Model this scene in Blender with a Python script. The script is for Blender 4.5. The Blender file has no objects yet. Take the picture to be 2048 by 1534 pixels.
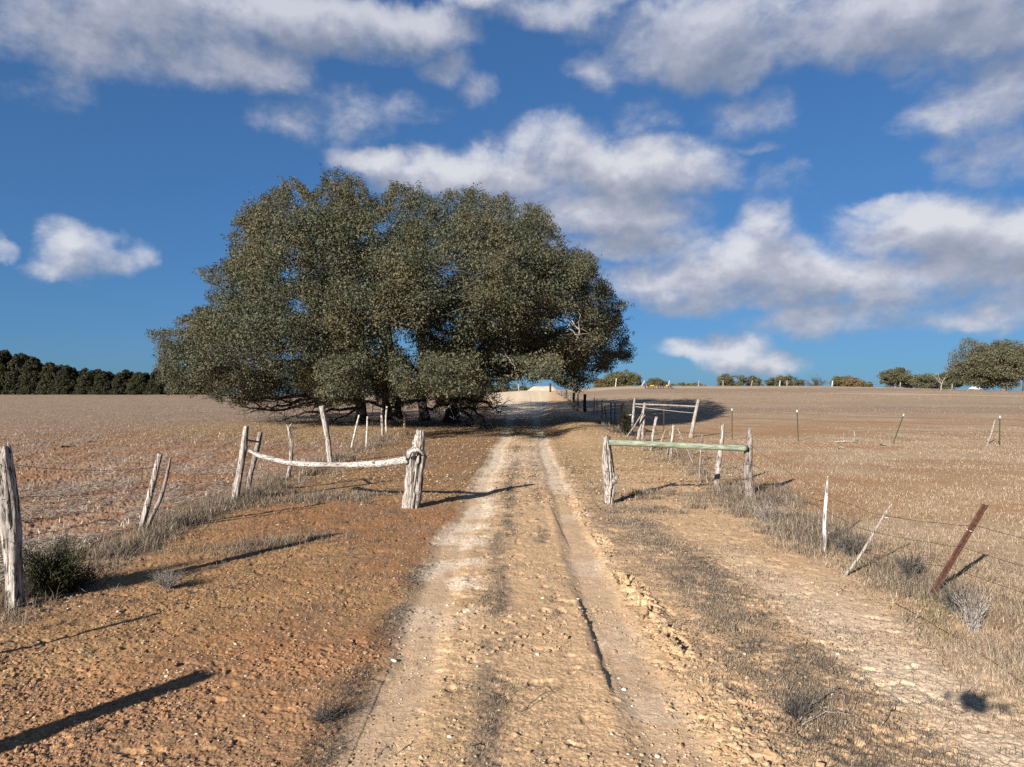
import bpy, math, random
import numpy as np
from mathutils import Vector
R = math.radians
random.seed(7)
rng = np.random.default_rng(11)
scene = bpy.context.scene
COL = scene.collection

# ------------------------------------------------------------------ camera, sky, sun, exposure
F = 1364.0; W2 = 1024.0; H2 = 767.0; CAMZ = 2.0; PITCH = R(0.88)
cam_d = bpy.data.cameras.new('camera'); cam = bpy.data.objects.new('camera', cam_d); COL.objects.link(cam)
cam_d.sensor_width = 36.0; cam_d.lens = 36.0*F/2048.0
cam_d.clip_start = 0.02; cam_d.clip_end = 4000
cam.location = (0, 0, CAMZ); cam.rotation_euler = (R(90)+PITCH, 0, 0)
scene.camera = cam

SUN_EL = 20.2; SUN_AZ = 214.7          # azimuth clockwise from +Y, where the sun stands
sd = Vector((math.sin(R(SUN_AZ))*math.cos(R(SUN_EL)), math.cos(R(SUN_AZ))*math.cos(R(SUN_EL)), math.sin(R(SUN_EL))))
sl = bpy.data.lights.new('sun', 'SUN'); sun = bpy.data.objects.new('sun', sl); COL.objects.link(sun)
sl.energy = 5.0; sl.angle = R(0.5); sl.color = (1.0, 0.94, 0.86)
sun.rotation_euler = sd.to_track_quat('Z', 'Y').to_euler()

scene.view_settings.view_transform = 'Standard'; scene.view_settings.look = 'None'
scene.view_settings.exposure = 1.4; scene.view_settings.gamma = 1.0
scene.cycles.max_bounces = 6; scene.cycles.diffuse_bounces = 3; scene.cycles.transparent_max_bounces = 4
scene.cycles.use_denoising = False

def ray(c, r):
    a = (c-W2)/F; b = (H2-r)/F
    yy = math.cos(PITCH)-b*math.sin(PITCH); zz = math.sin(PITCH)+b*math.cos(PITCH)
    return a/yy, zz/yy
def azel(c, r):
    a, z = ray(c, r)
    return math.atan2(a, 1.0), math.atan2(z, math.hypot(a, 1.0))

class NT:                                   # tiny helper to write node maths
    def __init__(s, nt): s.nt = nt; s.L = nt.links
    def n(s, t, **k):
        x = s.nt.nodes.new(t)
        for a, b in k.items(): setattr(x, a, b)
        return x
    def put(s, sock, v):
        if isinstance(v, bpy.types.NodeSocket): s.L.new(v, sock)
        else: sock.default_value = v
    def m(s, op, a, b=0.0, c=0.0, clamp=False):
        x = s.n('ShaderNodeMath', operation=op, use_clamp=clamp)
        s.put(x.inputs[0], a); s.put(x.inputs[1], b)
        if len(x.inputs) > 2: s.put(x.inputs[2], c)
        return x.outputs[0]
    def v(s, op, a, b=(0, 0, 0), out=0):
        x = s.n('ShaderNodeVectorMath', operation=op)
        s.put(x.inputs[0], a)
        if op == 'SCALE': s.put(x.inputs['Scale'], b)
        else: s.put(x.inputs[1], b)
        return x.outputs['Value'] if out == 'v' else x.outputs[0]
    def mr(s, v, a, b, c, d, kind='SMOOTHSTEP'):
        x = s.n('ShaderNodeMapRange', interpolation_type=kind)
        for i, q in enumerate((v, a, b, c, d)): s.put(x.inputs[i], q)
        return x.outputs[0]
    def mix(s, f, a, b, blend='MIX'):
        x = s.n('ShaderNodeMix', data_type='RGBA', blend_type=blend, clamp_factor=True)
        s.put(x.inputs[0], f); s.put(x.inputs[6], a); s.put(x.inputs[7], b)
        return x.outputs[2]
    def noise(s, vec, scale, detail=4, rough=.55, dist=0.0, out='Fac', dims='3D'):
        x = s.n('ShaderNodeTexNoise', noise_dimensions=dims)
        s.put(x.inputs['Vector'], vec); x.inputs['Scale'].default_value = scale
        x.inputs['Detail'].default_value = detail; x.inputs['Roughness'].default_value = rough
        x.inputs['Distortion'].default_value = dist
        return x.outputs[out]
    def comb(s, a, b, c=0.0):
        x = s.n('ShaderNodeCombineXYZ')
        for i, q in enumerate((a, b, c)): s.put(x.inputs[i], q)
        return x.outputs[0]
    def ramp(s, f, stops):
        x = s.n('ShaderNodeValToRGB'); s.put(x.inputs[0], f)
        e = x.color_ramp.elements
        while len(e) < len(stops): e.new(0.5)
        for k, (p, c) in enumerate(stops): e[k].position = p; e[k].color = (*c, 1)
        return x.outputs[0]

# world: Nishita sky with drifting cumulus, placed by azimuth and elevation
world = bpy.data.worlds.new('World'); scene.world = world; world.use_nodes = True
wn = world.node_tree; wn.nodes.clear(); T = NT(wn)
sky = T.n('ShaderNodeTexSky', sky_type='NISHITA', sun_disc=False)
sky.sun_elevation = R(SUN_EL); sky.sun_rotation = R(SUN_AZ)
sky.altitude = 400; sky.air_density = 1.0; sky.dust_density = 0.4; sky.ozone_density = 2.5
tc = T.n('ShaderNodeTexCoord'); sp = T.n('ShaderNodeSeparateXYZ'); T.L.new(tc.outputs['Generated'], sp.inputs[0])
X, Y, Z = sp.outputs
az = T.m('ARCTAN2', X, Y)
hy = T.m('SQRT', T.m('ADD', T.m('MULTIPLY', X, X), T.m('MULTIPLY', Y, Y)))
el = T.m('ARCTAN2', Z, hy)
P0 = T.comb(az, el, 0.0)
# (col, row, half-width, half-height, weight)   in photograph pixels, turned into sky angles here
CL = [
 (130, 60, 150, 62, 1.0), (310, 30, 230, 90, 1.15), (440, 100, 180, 62, 1.1), (540, 140, 95, 42, 1.0), (620, 40, 220, 58, 1.25),
 (820, 55, 150, 50, 1.25), (20, 40, 90, 55, .7), (900, 130, 65, 34, .75), (965, 180, 48, 38, .75), (960, -10, 100, 30, .8),
 (140, 150, 45, 45, .42), (75, 160, 60, 30, .2), (585, 245, 70, 42, .6), (740, 215, 130, 48, .52), (560, 260, 70, 28, .45), (690, 255, 80, 30, .4),
 (1150, 20, 180, 36, .8), (1400, 85, 190, 72, 1.35), (1520, 110, 140, 52, 1.15), (1260, 70, 55, 26, .7), (1500, 145, 60, 32, .9), (1380, 30, 260, 40, .9),
 (1690, 120, 38, 28, .7), (1620, 75, 95, 45, 1.0), (1200, 140, 65, 36, .5), (1800, 25, 280, 72, 1.2), (1960, 70, 170, 52, 1.1), (1850, 160, 55, 26, .5),
 (1990, 190, 130, 75, .85), (1930, 225, 110, 38, .8), (2030, 300, 110, 52, .8), (1285, 235, 58, 36, .45), (1495, 225, 85, 36, .38), (1500, 292, 45, 10, .35),
 (760, 310, 120, 32, 1.15), (880, 340, 190, 55, 1.15), (1010, 345, 190, 75, 1.15), (1120, 300, 130, 70, 1.0), (1240, 340, 210, 68, 1.3),
 (1370, 350, 120, 62, 1.15), (1200, 420, 260, 62, 1.15), (1260, 480, 190, 42, .95), (1430, 370, 80, 30, .8), (1120, 250, 70, 30, .5), (1530, 365, 60, 40, .35),
 (1530, 460, 62, 56, 1.0), (1470, 535, 200, 75, 1.2), (1340, 565, 180, 50, 1.0), (1600, 560, 170, 72, 1.15), (1720, 545, 150, 58, 1.1), (1500, 600, 220, 36, .9),
 (1850, 455, 170, 66, 1.2), (1980, 480, 170, 82, 1.25), (1760, 405, 70, 22, .8), (1900, 540, 230, 46, 1.1), (1670, 635, 170, 40, .95), (1800, 590, 160, 40, .85),
 (1930, 635, 130, 30, .95), (2040, 600, 90, 50, .6), (1690, 655, 110, 25, .7),
 (1400, 695, 100, 26, 1.05), (1460, 700, 90, 42, 1.15), (1530, 722, 75, 32, 1.0), (1350, 685, 40, 16, .8),
 (158, 492, 70, 54, 1.05), (110, 528, 50, 24, .6), (275, 515, 22, 22, .35), (215, 520, 50, 34, .75), (2, 490, 24, 20, .7), (85, 445, 18, 10, .2),
]
wv = T.noise(P0, 9.0, 6, .6, out='Color')
warp = T.v('SCALE', T.v('SUBTRACT', wv, (.5, .5, .5)), .062)
def field(p, offn):
    q = T.v('ADD', p, warp); cur = None
    for (c, r, a, b, w) in CL:
        ca, ce = azel(c, r)
        d = T.v('MULTIPLY', T.v('SUBTRACT', q, (ca, ce, 0)), (F/a*1.02, F/b*1.02, 0))
        dd = T.v('DOT_PRODUCT', d, d, out='v')
        s = T.m('MULTIPLY_ADD', dd, -w*.86, w)
        cur = s if cur is None else T.m('SMOOTH_MAX', cur, s, .22)
    cur = T.m('MAXIMUM', cur, T.m('MAXIMUM', T.mr(T.m('ABSOLUTE', az), .95, 1.4, -1.2, .25), T.mr(el, .72, .95, -1.2, .20)))   # unseen broken cloud added round the rest of the sky, whitens the fill
    nn = T.noise(T.v('MULTIPLY', p, (1, 1.5, 0)), 8.5, 7, .58, .1)
    n2 = T.noise(T.v('MULTIPLY', p, (1, 1.3, 0)), 30.0, 7, .62, .0)
    e = T.m('ADD', T.m('MULTIPLY', T.m('SUBTRACT', nn, .5), 2.0), T.m('MULTIPLY', T.m('SUBTRACT', n2, .5), .85))
    return T.m('ADD', T.m('MAXIMUM', cur, -1.2), e), nn, n2
D, nn, n2 = field(P0, 0)
D2, nnb, n2b = field(T.v('ADD', P0, (-0.012, 0.036, 0)), 0)     # the field seen a little toward the light
alpha = T.mr(D, -0.12, 1.15, 0.0, 1.0)
alpha = T.m('MULTIPLY', alpha, T.mr(el, .28, .5, .94, .78))
relief = T.m('SUBTRACT', D, D2)                                   # > 0: thins upward, lit rim;  < 0: thick above, shaded base
thick = T.mr(D2, 0.3, 1.5, 0, 1)
lum = T.m('ADD', .66, T.m('MULTIPLY', relief, .36))
lum = T.m('SUBTRACT', lum, T.m('MULTIPLY', thick, .26))
lum = T.m('SUBTRACT', lum, T.mr(el, .26, .50, 0, .15))          # overhead we look at the grey bases
lum = T.m('MINIMUM', T.m('MAXIMUM', lum, .16), 1.0)
ccol = T.ramp(lum, [(0.0, (.083, .098, .128)), (.35, (.130, .142, .176)), (.65, (.184, .190, .222)), (1.0, (.282, .284, .302))])
skyc = T.v('MULTIPLY', T.v('SCALE', sky.outputs[0], 0.105), (.80, .98, 1.08))
gm = T.n('ShaderNodeGamma'); T.L.new(skyc, gm.inputs[0]); gm.inputs[1].default_value = .6      # deeper, evener winter blue
skyc = T.v('MULTIPLY', gm.outputs[0], (.086, .157, .257))
# thin veil low over the horizon
fin = T.mix(alpha, skyc, ccol)
bg = T.n('ShaderNodeBackground'); T.L.new(fin, bg.inputs[0]); bg.inputs[1].default_value = 1.0
wo = T.n('ShaderNodeOutputWorld'); T.L.new(bg.outputs[0], wo.inputs[0])
world.cycles.sampling_method = 'MANUAL'; world.cycles.sample_map_resolution = 512

# ------------------------------------------------------------------ numpy noise and helpers
_lat = rng.random((256, 256)).astype(np.float32)
def vn(x, y, seed=0):
    x = np.asarray(x, np.float64)+seed*17.31; y = np.asarray(y, np.float64)+seed*9.73
    xi = np.floor(x).astype(np.int64); yi = np.floor(y).astype(np.int64)
    fx = x-xi; fy = y-yi; fx = fx*fx*(3-2*fx); fy = fy*fy*(3-2*fy)
    a = _lat[xi & 255, yi & 255]; b = _lat[(xi+1) & 255, yi & 255]
    c = _lat[xi & 255, (yi+1) & 255]; d = _lat[(xi+1) & 255, (yi+1) & 255]
    return (a*(1-fx)+b*fx)*(1-fy)+(c*(1-fx)+d*fx)*fy
def fbm(x, y, sc, oc=4, seed=0, rough=.5):
    s = 0; a = 1; t = 0; ca, sa = math.cos(.6), math.sin(.6)
    x = np.asarray(x)*sc; y = np.asarray(y)*sc
    for i in range(oc):
        s = s+a*vn(x, y, seed+i*3); t += a; a *= rough
        x, y = (x*ca-y*sa)*2.03, (x*sa+y*ca)*2.03
    return s/t
def ss(x, a, b):
    t = np.clip((x-a)/(b-a), 0, 1); return t*t*(3-2*t)
def band(x, c, h, soft=.12): return ss(x, c-h-soft, c-h+soft)*(1-ss(x, c+h-soft, c+h+soft))

def gz(x, y):
    x = np.asarray(x, float); y = np.asarray(y, float)
    zm = 1.86+.72*ss(x, -8, 3)+.80*ss(x, 4, 22)-.95*ss(x, 45, 95)
    yc = 118.0
    t = np.clip((y-24)/(yc-24), 0, 1)**1.45
    z = zm*(t*t*(3-2*t))-np.clip(y-yc-12, 0, 700)*.022
    z = z+.16*np.exp(-(((x+5)/9)**2+((y-44)/7)**2))
    far = ss(y, 20, 60)*(1-ss(y, 100, 118))
    return z+far*.10*(fbm(x, y, .05, 2, 5)-.5)
def Pt(c, r, y):
    a, z = ray(c, r); return Vector((a*y, y, CAMZ+z*y))
def G(c, r, y0=2.0):
    a, z = ray(c, r); lo = y0; y = y0
    while y < 300:
        if CAMZ+z*y < float(gz(a*y, y)): break
        lo = y; y *= 1.01
    else: return Vector((a*118, 118, float(gz(a*118, 118))))
    hi = y
    for _ in range(30):
        m = (lo+hi)/2
        if CAMZ+z*m < float(gz(a*m, m)): hi = m
        else: lo = m
    return Vector((a*hi, hi, float(gz(a*hi, hi))))

class MB:
    def __init__(s): s.V = []; s.Q = []; s.Tr = []; s.n = 0
    def add(s, v, q=None, t=None):
        v = np.asarray(v, np.float32).reshape(-1, 3)
        if q is not None and len(q): s.Q.append(np.asarray(q, np.int64).reshape(-1, 4)+s.n)
        if t is not None and len(t): s.Tr.append(np.asarray(t, np.int64).reshape(-1, 3)+s.n)
        s.V.append(v); s.n += len(v); return s
    def tube(s, path, rad, seg=8, cap=True):
        p = np.asarray([tuple(q) for q in path], float); n = len(p)
        rad = np.broadcast_to(np.asarray(rad, float), (n,)).copy()
        tg = np.gradient(p, axis=0); tg /= np.linalg.norm(tg, axis=1)[:, None]+1e-9
        up = np.array([0, 0, 1.]) if abs(tg[0][2]) < .9 else np.array([0, 1., 0])
        u = np.cross(up, tg[0]); u /= np.linalg.norm(u)
        if cap:
            p = np.vstack([p[:1], p, p[-1:]]); tg = np.vstack([tg[:1], tg, tg[-1:]]); rad = np.concatenate([[rad[0]*.02], rad, [rad[-1]*.02]]); n += 2
        an = np.arange(seg)*2*math.pi/seg; out = []
        for i in range(n):
            u = u-tg[i]*np.dot(u, tg[i]); u /= np.linalg.norm(u)+1e-9; w = np.cross(tg[i], u)
            out.append(p[i]+rad[i]*(np.cos(an)[:, None]*u+np.sin(an)[:, None]*w))
        i, j = np.meshgrid(np.arange(n-1), np.arange(seg), indexing='ij'); j2 = (j+1) % seg
        q = np.stack([i*seg+j, i*seg+j2, (i+1)*seg+j2, (i+1)*seg+j], -1).reshape(-1, 4)
        return s.add(np.vstack(out), q)
    def build(s, name, mat, parent=None, smooth=True, attr=None):
        me = bpy.data.meshes.new(name)
        V = np.vstack(s.V); Q = np.vstack(s.Q) if s.Q else np.zeros((0, 4), int); Tt = np.vstack(s.Tr) if s.Tr else np.zeros((0, 3), int)
        me.vertices.add(len(V)); me.vertices.foreach_set('co', V.astype(np.float32).ravel())
        nl = Q.size+Tt.size; me.loops.add(nl)
        me.loops.foreach_set('vertex_index', np.concatenate([Q.ravel(), Tt.ravel()]).astype(np.int32))
        npoly = len(Q)+len(Tt); me.polygons.add(npoly)
        ls = np.concatenate([np.arange(len(Q))*4, Q.size+np.arange(len(Tt))*3]).astype(np.int32)
        me.polygons.foreach_set('loop_start', ls)
        me.polygons.foreach_set('use_smooth', np.full(npoly, smooth, bool))
        me.update(calc_edges=True)
        if attr is not None:
            a = me.color_attributes.new('Col', 'FLOAT_COLOR', 'POINT')
            a.data.foreach_set('color', np.hstack([attr, np.ones((len(attr), 1))]).astype(np.float32).ravel())
        me.materials.append(mat)
        o = bpy.data.objects.new(name, me); COL.objects.link(o)
        if parent is not None: o.parent = parent
        return o
def tag(o, label=None, cat=None, group=None, kind=None):
    if label: o['label'] = label
    if cat: o['category'] = cat
    if group: o['group'] = group
    if kind: o['kind'] = kind
    return o
def empty(name, loc=(0, 0, 0), rz=0):
    o = bpy.data.objects.new(name, None); COL.objects.link(o); o.location = loc; o.rotation_euler = (0, 0, rz)
    o.empty_display_size = .2; return o
def rehang(child, root):            # parts are modelled in world coordinates; keep them there under a moved root
    child.parent = root; child.location = -Vector(root.location); return child
def copy_tree(o, parent=None):
    c = o.copy(); COL.objects.link(c); c.parent = parent
    for ch in [x for x in bpy.data.objects if x.parent == o]: copy_tree(ch, c)
    return c

# ------------------------------------------------------------------ materials
def mat(name, rough=.9, spec=.2):
    m = bpy.data.materials.new(name); m.use_nodes = True; m.node_tree.nodes.clear()
    t = NT(m.node_tree); b = t.n('ShaderNodeBsdfPrincipled'); o = t.n('ShaderNodeOutputMaterial'); t.L.new(b.outputs[0], o.inputs[0])
    b.inputs['Roughness'].default_value = rough; b.inputs['Specular IOR Level'].default_value = spec
    return m, t, b, o
def bump(t, b, h, strength=.5, dist=.01):
    x = t.n('ShaderNodeBump'); x.inputs['Strength'].default_value = strength; x.inputs['Distance'].default_value = dist
    t.L.new(h, x.inputs['Height']); t.L.new(x.outputs[0], b.inputs['Normal'])
def obj_co(t): return t.n('ShaderNodeTexCoord').outputs['Object']

def soil_mat():
    m, t, b, o = mat('soil', .95, .1)
    at = t.n('ShaderNodeAttribute', attribute_name='Col'); co = obj_co(t)
    n1 = t.noise(co, 45, 5, .7); n2 = t.noise(co, 8, 4, .6); n3 = t.noise(co, 160, 2, .6); n4 = t.noise(co, 1.3, 5, .65)
    f = t.m('ADD', t.mr(n1, .28, .72, .66, 1.34, 'LINEAR'), t.mr(n3, .3, .7, -.16, .16, 'LINEAR'))
    f = t.m('MULTIPLY', f, t.mr(n2, .3, .7, .86, 1.14, 'LINEAR'))
    f = t.m('MULTIPLY', f, t.mr(n4, .3, .7, .9, 1.1, 'LINEAR'))
    c = t.v('SCALE', at.outputs['Color'], f)
    vo = t.n('ShaderNodeTexVoronoi'); t.put(vo.inputs['Vector'], co); vo.inputs['Scale'].default_value = 26
    sp = t.m('LESS_THAN', vo.outputs['Distance'], t.m('MULTIPLY', t.noise(co, 9, 2), .36))
    sp = t.m('MULTIPLY', sp, t.m('LESS_THAN', t.n('ShaderNodeSeparateColor').inputs[0] if False else n2, .50))
    c = t.mix(t.m('MULTIPLY', sp, .45), c, t.mix(n1, (.62, .5, .36, 1), (.22, .14, .09, 1)))
    t.L.new(c, b.inputs['Base Color'])
    h = t.m('ADD', t.m('MULTIPLY', n1, 1.0), t.m('MULTIPLY', n3, .35))
    h = t.m('ADD', h, t.m('MULTIPLY', sp, .4))
    bump(t, b, h, .42, .014)
    return m
M_soil = soil_mat()

AK = .65
def dim(st): return [(p, tuple(q*AK for q in c)) for p, c in st]
def wood_mat(name, c0, c1, c2, bs=.8, scale=1.0, ax=2):
    m, t, b, o = mat(name, .88, .15); co = obj_co(t)
    sv = [26*scale]*3; sv[ax] = 2.2*scale; st = t.v("MULTIPLY", co, tuple(sv)); s3 = [70]*3; s3[ax] = 5
    n1 = t.noise(st, 1, 6, .65, .4); n2 = t.noise(co, 5*scale, 4, .6); n3 = t.noise(t.v("MULTIPLY", co, tuple(s3)), 1, 3, .6)
    c = t.ramp(n1, dim([(.33, c0), (.45, c1), (.60, c2)]))
    c = t.mix(t.mr(n2, .42, .66, 0, .55), c, (*[q*.55 for q in c1], 1))
    c = t.mix(t.mr(n3, .40, .50, .95, 0), c, (*[q*.22 for q in c0], 1))
    t.L.new(c, b.inputs['Base Color'])
    bump(t, b, t.m('ADD', n1, t.m('MULTIPLY', n3, .4)), bs, .02)
    return m
M_wood = wood_mat('weathered_wood', (.12, .10, .085), (.38, .33, .285), (.62, .555, .50))
M_railw = wood_mat('weathered_rail', (.18, .15, .13), (.52, .46, .41), (.70, .64, .59), .8, 1.0, 0)
M_white = wood_mat('bleached_wood', (.30, .265, .23), (.60, .555, .51), (.78, .74, .70), .5)
M_grey = wood_mat('grey_wood', (.10, .08, .07), (.28, .235, .205), (.42, .36, .32))
M_dark = wood_mat('dark_wood', (.020, .016, .014), (.045, .037, .032), (.08, .065, .055))
M_tan = wood_mat('tan_wood', (.22, .14, .08), (.42, .28, .17), (.55, .40, .26), .5)
M_bark = wood_mat('bark', (.028, .023, .020), (.075, .062, .054), (.15, .13, .115), 1.0, .35)
M_twig = wood_mat('twig_bark', (.05, .043, .038), (.13, .115, .10), (.22, .20, .18), .3)
M_dead = wood_mat('dead_wood', (.20, .17, .145), (.35, .305, .26), (.50, .45, .40), .5)

def pole_mat():
    m, t, b, o = mat('green_pole', .8, .2); co = obj_co(t)
    n = t.noise(t.v('MULTIPLY', co, (2, 30, 30)), 1, 5, .65, .6); n2 = t.noise(co, 2.5, 3)
    c = t.ramp(n, [(.3, (.075, .085, .055)), (.5, (.19, .215, .15)), (.7, (.34, .345, .27))])
    ge = t.n('ShaderNodeNewGeometry'); sz = t.n('ShaderNodeSeparateXYZ'); t.L.new(co, sz.inputs[0])
    c = t.mix(t.mr(n2, .55, .75, 0, .6), c, (.46, .42, .33, 1))
    t.L.new(c, b.inputs['Base Color']); bump(t, b, n, .5, .01); return m
M_pole = pole_mat()
def rust_mat():
    m, t, b, o = mat('rusty_steel', .85, .3); co = obj_co(t)
    n = t.noise(co, 30, 5, .7)
    t.L.new(t.ramp(n, [(.3, (.022, .010, .008)), (.5, (.058, .023, .015)), (.72, (.11, .048, .030))]), b.inputs['Base Color'])
    bump(t, b, n, .4, .004); return m
M_rust = rust_mat()
def flat_mat(name, col, rough=.7, var=.25, sc=20):
    m, t, b, o = mat(name, rough, .25); n = t.noise(obj_co(t), sc, 4)
    c = t.v('SCALE', (*[q*AK for q in col],), t.mr(n, .3, .7, 1-var, 1+var, 'LINEAR')); t.L.new(c, b.inputs['Base Color']); return m
M_wire = flat_mat('rusty_wire', (.075, .045, .032), .8)
M_tgreen = flat_mat('green_post_paint', (.045, .06, .035), .6)
M_twhite = flat_mat('white_post_paint', (.80, .80, .78), .6, .08)
M_plastic = flat_mat('grey_plastic', (.18, .18, .19), .5, .05)
M_glass = flat_mat('dark_lens', (.01, .01, .012), .1, .05)
M_stone = flat_mat('limestone', (.66, .59, .48), .9, .22, 14)
M_metal = flat_mat('roof_metal', (.85, .87, .9), .4, .05)
M_yel = flat_mat('faded_yellow_paint', (.62, .36, .06), .7, .2)
M_wall = flat_mat('plank_wall', (.35, .3, .26), .8, .2)

def island_mat(name, stops, rough=.6, spec=.25, trans=.25, big=None, bigs=.3):
    m, t, b, o = mat(name, rough, spec)
    g = t.n('ShaderNodeNewGeometry'); c = t.ramp(g.outputs['Random Per Island'], dim(stops))
    if big:
        n = t.noise(g.outputs['Position'], bigs, 3, .6)
        c = t.mix(t.mr(n, .42, .62, 0, 1), c, t.mix(.6, c, (*big, 1)))
    t.L.new(c, b.inputs['Base Color'])
    if trans:
        tr = t.n('ShaderNodeBsdfTranslucent'); t.L.new(c, tr.inputs[0])
        mx = t.n('ShaderNodeMixShader'); mx.inputs[0].default_value = trans
        t.L.new(b.outputs[0], mx.inputs[1]); t.L.new(tr.outputs[0], mx.inputs[2]); t.L.new(mx.outputs[0], o.inputs[0])
    return m
M_leaf = island_mat('oak_leaf', [(0, (.030, .038, .021)), (.4, (.052, .061, .034)), (.8, (.084, .093, .052)), (.93, (.120, .126, .074)), (.97, (.12, .08, .045)), (1, (.16, .165, .11))], .55, .22, .08, (.100, .082, .040), .45)
M_leaf2 = island_mat('distant_leaf', [(0, (.055, .062, .032)), (.5, (.095, .10, .05)), (.85, (.13, .125, .06)), (1, (.15, .10, .055))], .6, .3, .15, (.105, .09, .05), .12)
M_leafr = island_mat('bushy_leaf', [(0, (.075, .078, .03)), (.5, (.12, .12, .045)), (.9, (.16, .14, .055)), (1, (.14, .08, .04))], .6, .3, .15, (.13, .08, .04), .15)
M_cedar = island_mat('cedar_needles', [(0, (.020, .026, .014)), (.5, (.038, .044, .020)), (.85, (.066, .066, .028)), (1, (.09, .06, .03))], .7, .2, .1, (.05, .045, .018), .2)
M_jun = island_mat('juniper_needles', [(0, (.018, .026, .014)), (.5, (.045, .055, .024)), (.85, (.09, .085, .03)), (1, (.14, .11, .045))], .7, .2, .1)
M_grass = island_mat('dry_grass', [(0, (.20, .135, .085)), (.4, (.38, .275, .18)), (.75, (.52, .41, .29)), (.96, (.66, .56, .43)), (1, (.16, .17, .07))], .8, .15, .2)
M_gdark = island_mat('grey_weed', [(0, (.12, .090, .065)), (.45, (.225, .170, .122)), (.85, (.40, .32, .235)), (.96, (.60, .50, .38)), (1, (.12, .14, .06))], .8, .15, .2)
M_gdd = island_mat('dead_matted_grass', [(0, (.05, .042, .035)), (.5, (.12, .10, .08)), (.9, (.26, .215, .175)), (1, (.45, .38, .30))], .85, .1, .1)
M_tus = island_mat('field_tussock', [(0, (.16, .115, .08)), (.5, (.30, .22, .155)), (.85, (.42, .32, .23)), (1, (.52, .42, .31))], .85, .1, .15)
M_green = island_mat('green_grass', [(0, (.05, .075, .03)), (1, (.13, .15, .07))], .8, .15, .2)
M_straw = island_mat('corn_stubble', [(0, (.26, .20, .15)), (.5, (.44, .36, .28)), (1, (.70, .61, .50))], .8, .15, .1)
M_litter = island_mat('leaf_litter', [(0, (.16, .09, .05)), (.4, (.36, .23, .12)), (.8, (.55, .38, .21)), (1, (.72, .60, .45))], .8, .2, .1)
M_pebble = island_mat('pebbles', [(0, (.26, .15, .08)), (.45, (.42, .28, .16)), (.9, (.54, .41, .26)), (1, (.68, .60, .48))], .9, .1, 0)
M_clod = island_mat('soil_clods', [(0, (.26, .13, .07)), (1, (.42, .24, .13))], .95, .1, 0)
M_clod2 = island_mat('tan_clods', [(0, (.38, .25, .14)), (1, (.52, .37, .22))], .95, .1, 0)

# ------------------------------------------------------------------ ground sheet
def xo(y): return .018*np.clip(np.asarray(y, float)-8, 0, 200)
def fence_r(y): y = np.asarray(y, float); return np.interp(y, [0, 4, 7, 9, 13, 21, 40, 130], [2.8, 3.5, 4.3, 4.1, 4.6, 5.0, 6.1, 7.5])
def fence_l(y): y = np.asarray(y, float); return np.interp(y, [0, 6.5, 10, 30, 120], [-4.7, -4.9, -5.3, -5.5, -7.5])
def masks(x, y):
    wob = (fbm(x, y, .5, 3, 21)-.5); wob2 = (fbm(x, y, 2.2, 3, 22)-.5)
    rx = x-xo(y)+wob*.22*(1+y*.02)+wob2*.08
    wd = 1+np.clip(y-40, 0, 60)*.045
    L = band(rx, -.77*wd**.5, .20*wd, .10); Rr = band(rx, .90*wd**.5, .20*wd, .09)
    patch = fbm(x, y, 1.1, 4, 31); fine = fbm(x, y, 5, 3, 33)
    big = fbm(x, y, .22, 3, 35)
    return rx, L, Rr, patch, fine, big
def clodline(x, y):                         # broken crust beside the right wheel track
    c = 1.24+.10*(fbm(x, y, .8, 2, 41)-.5)-.015*(y-8)
    return band(x, c, .10, .10)*ss(fbm(x, y, 1.7, 2, 43), .44, .56)*(1-ss(y, 12, 16))
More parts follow.
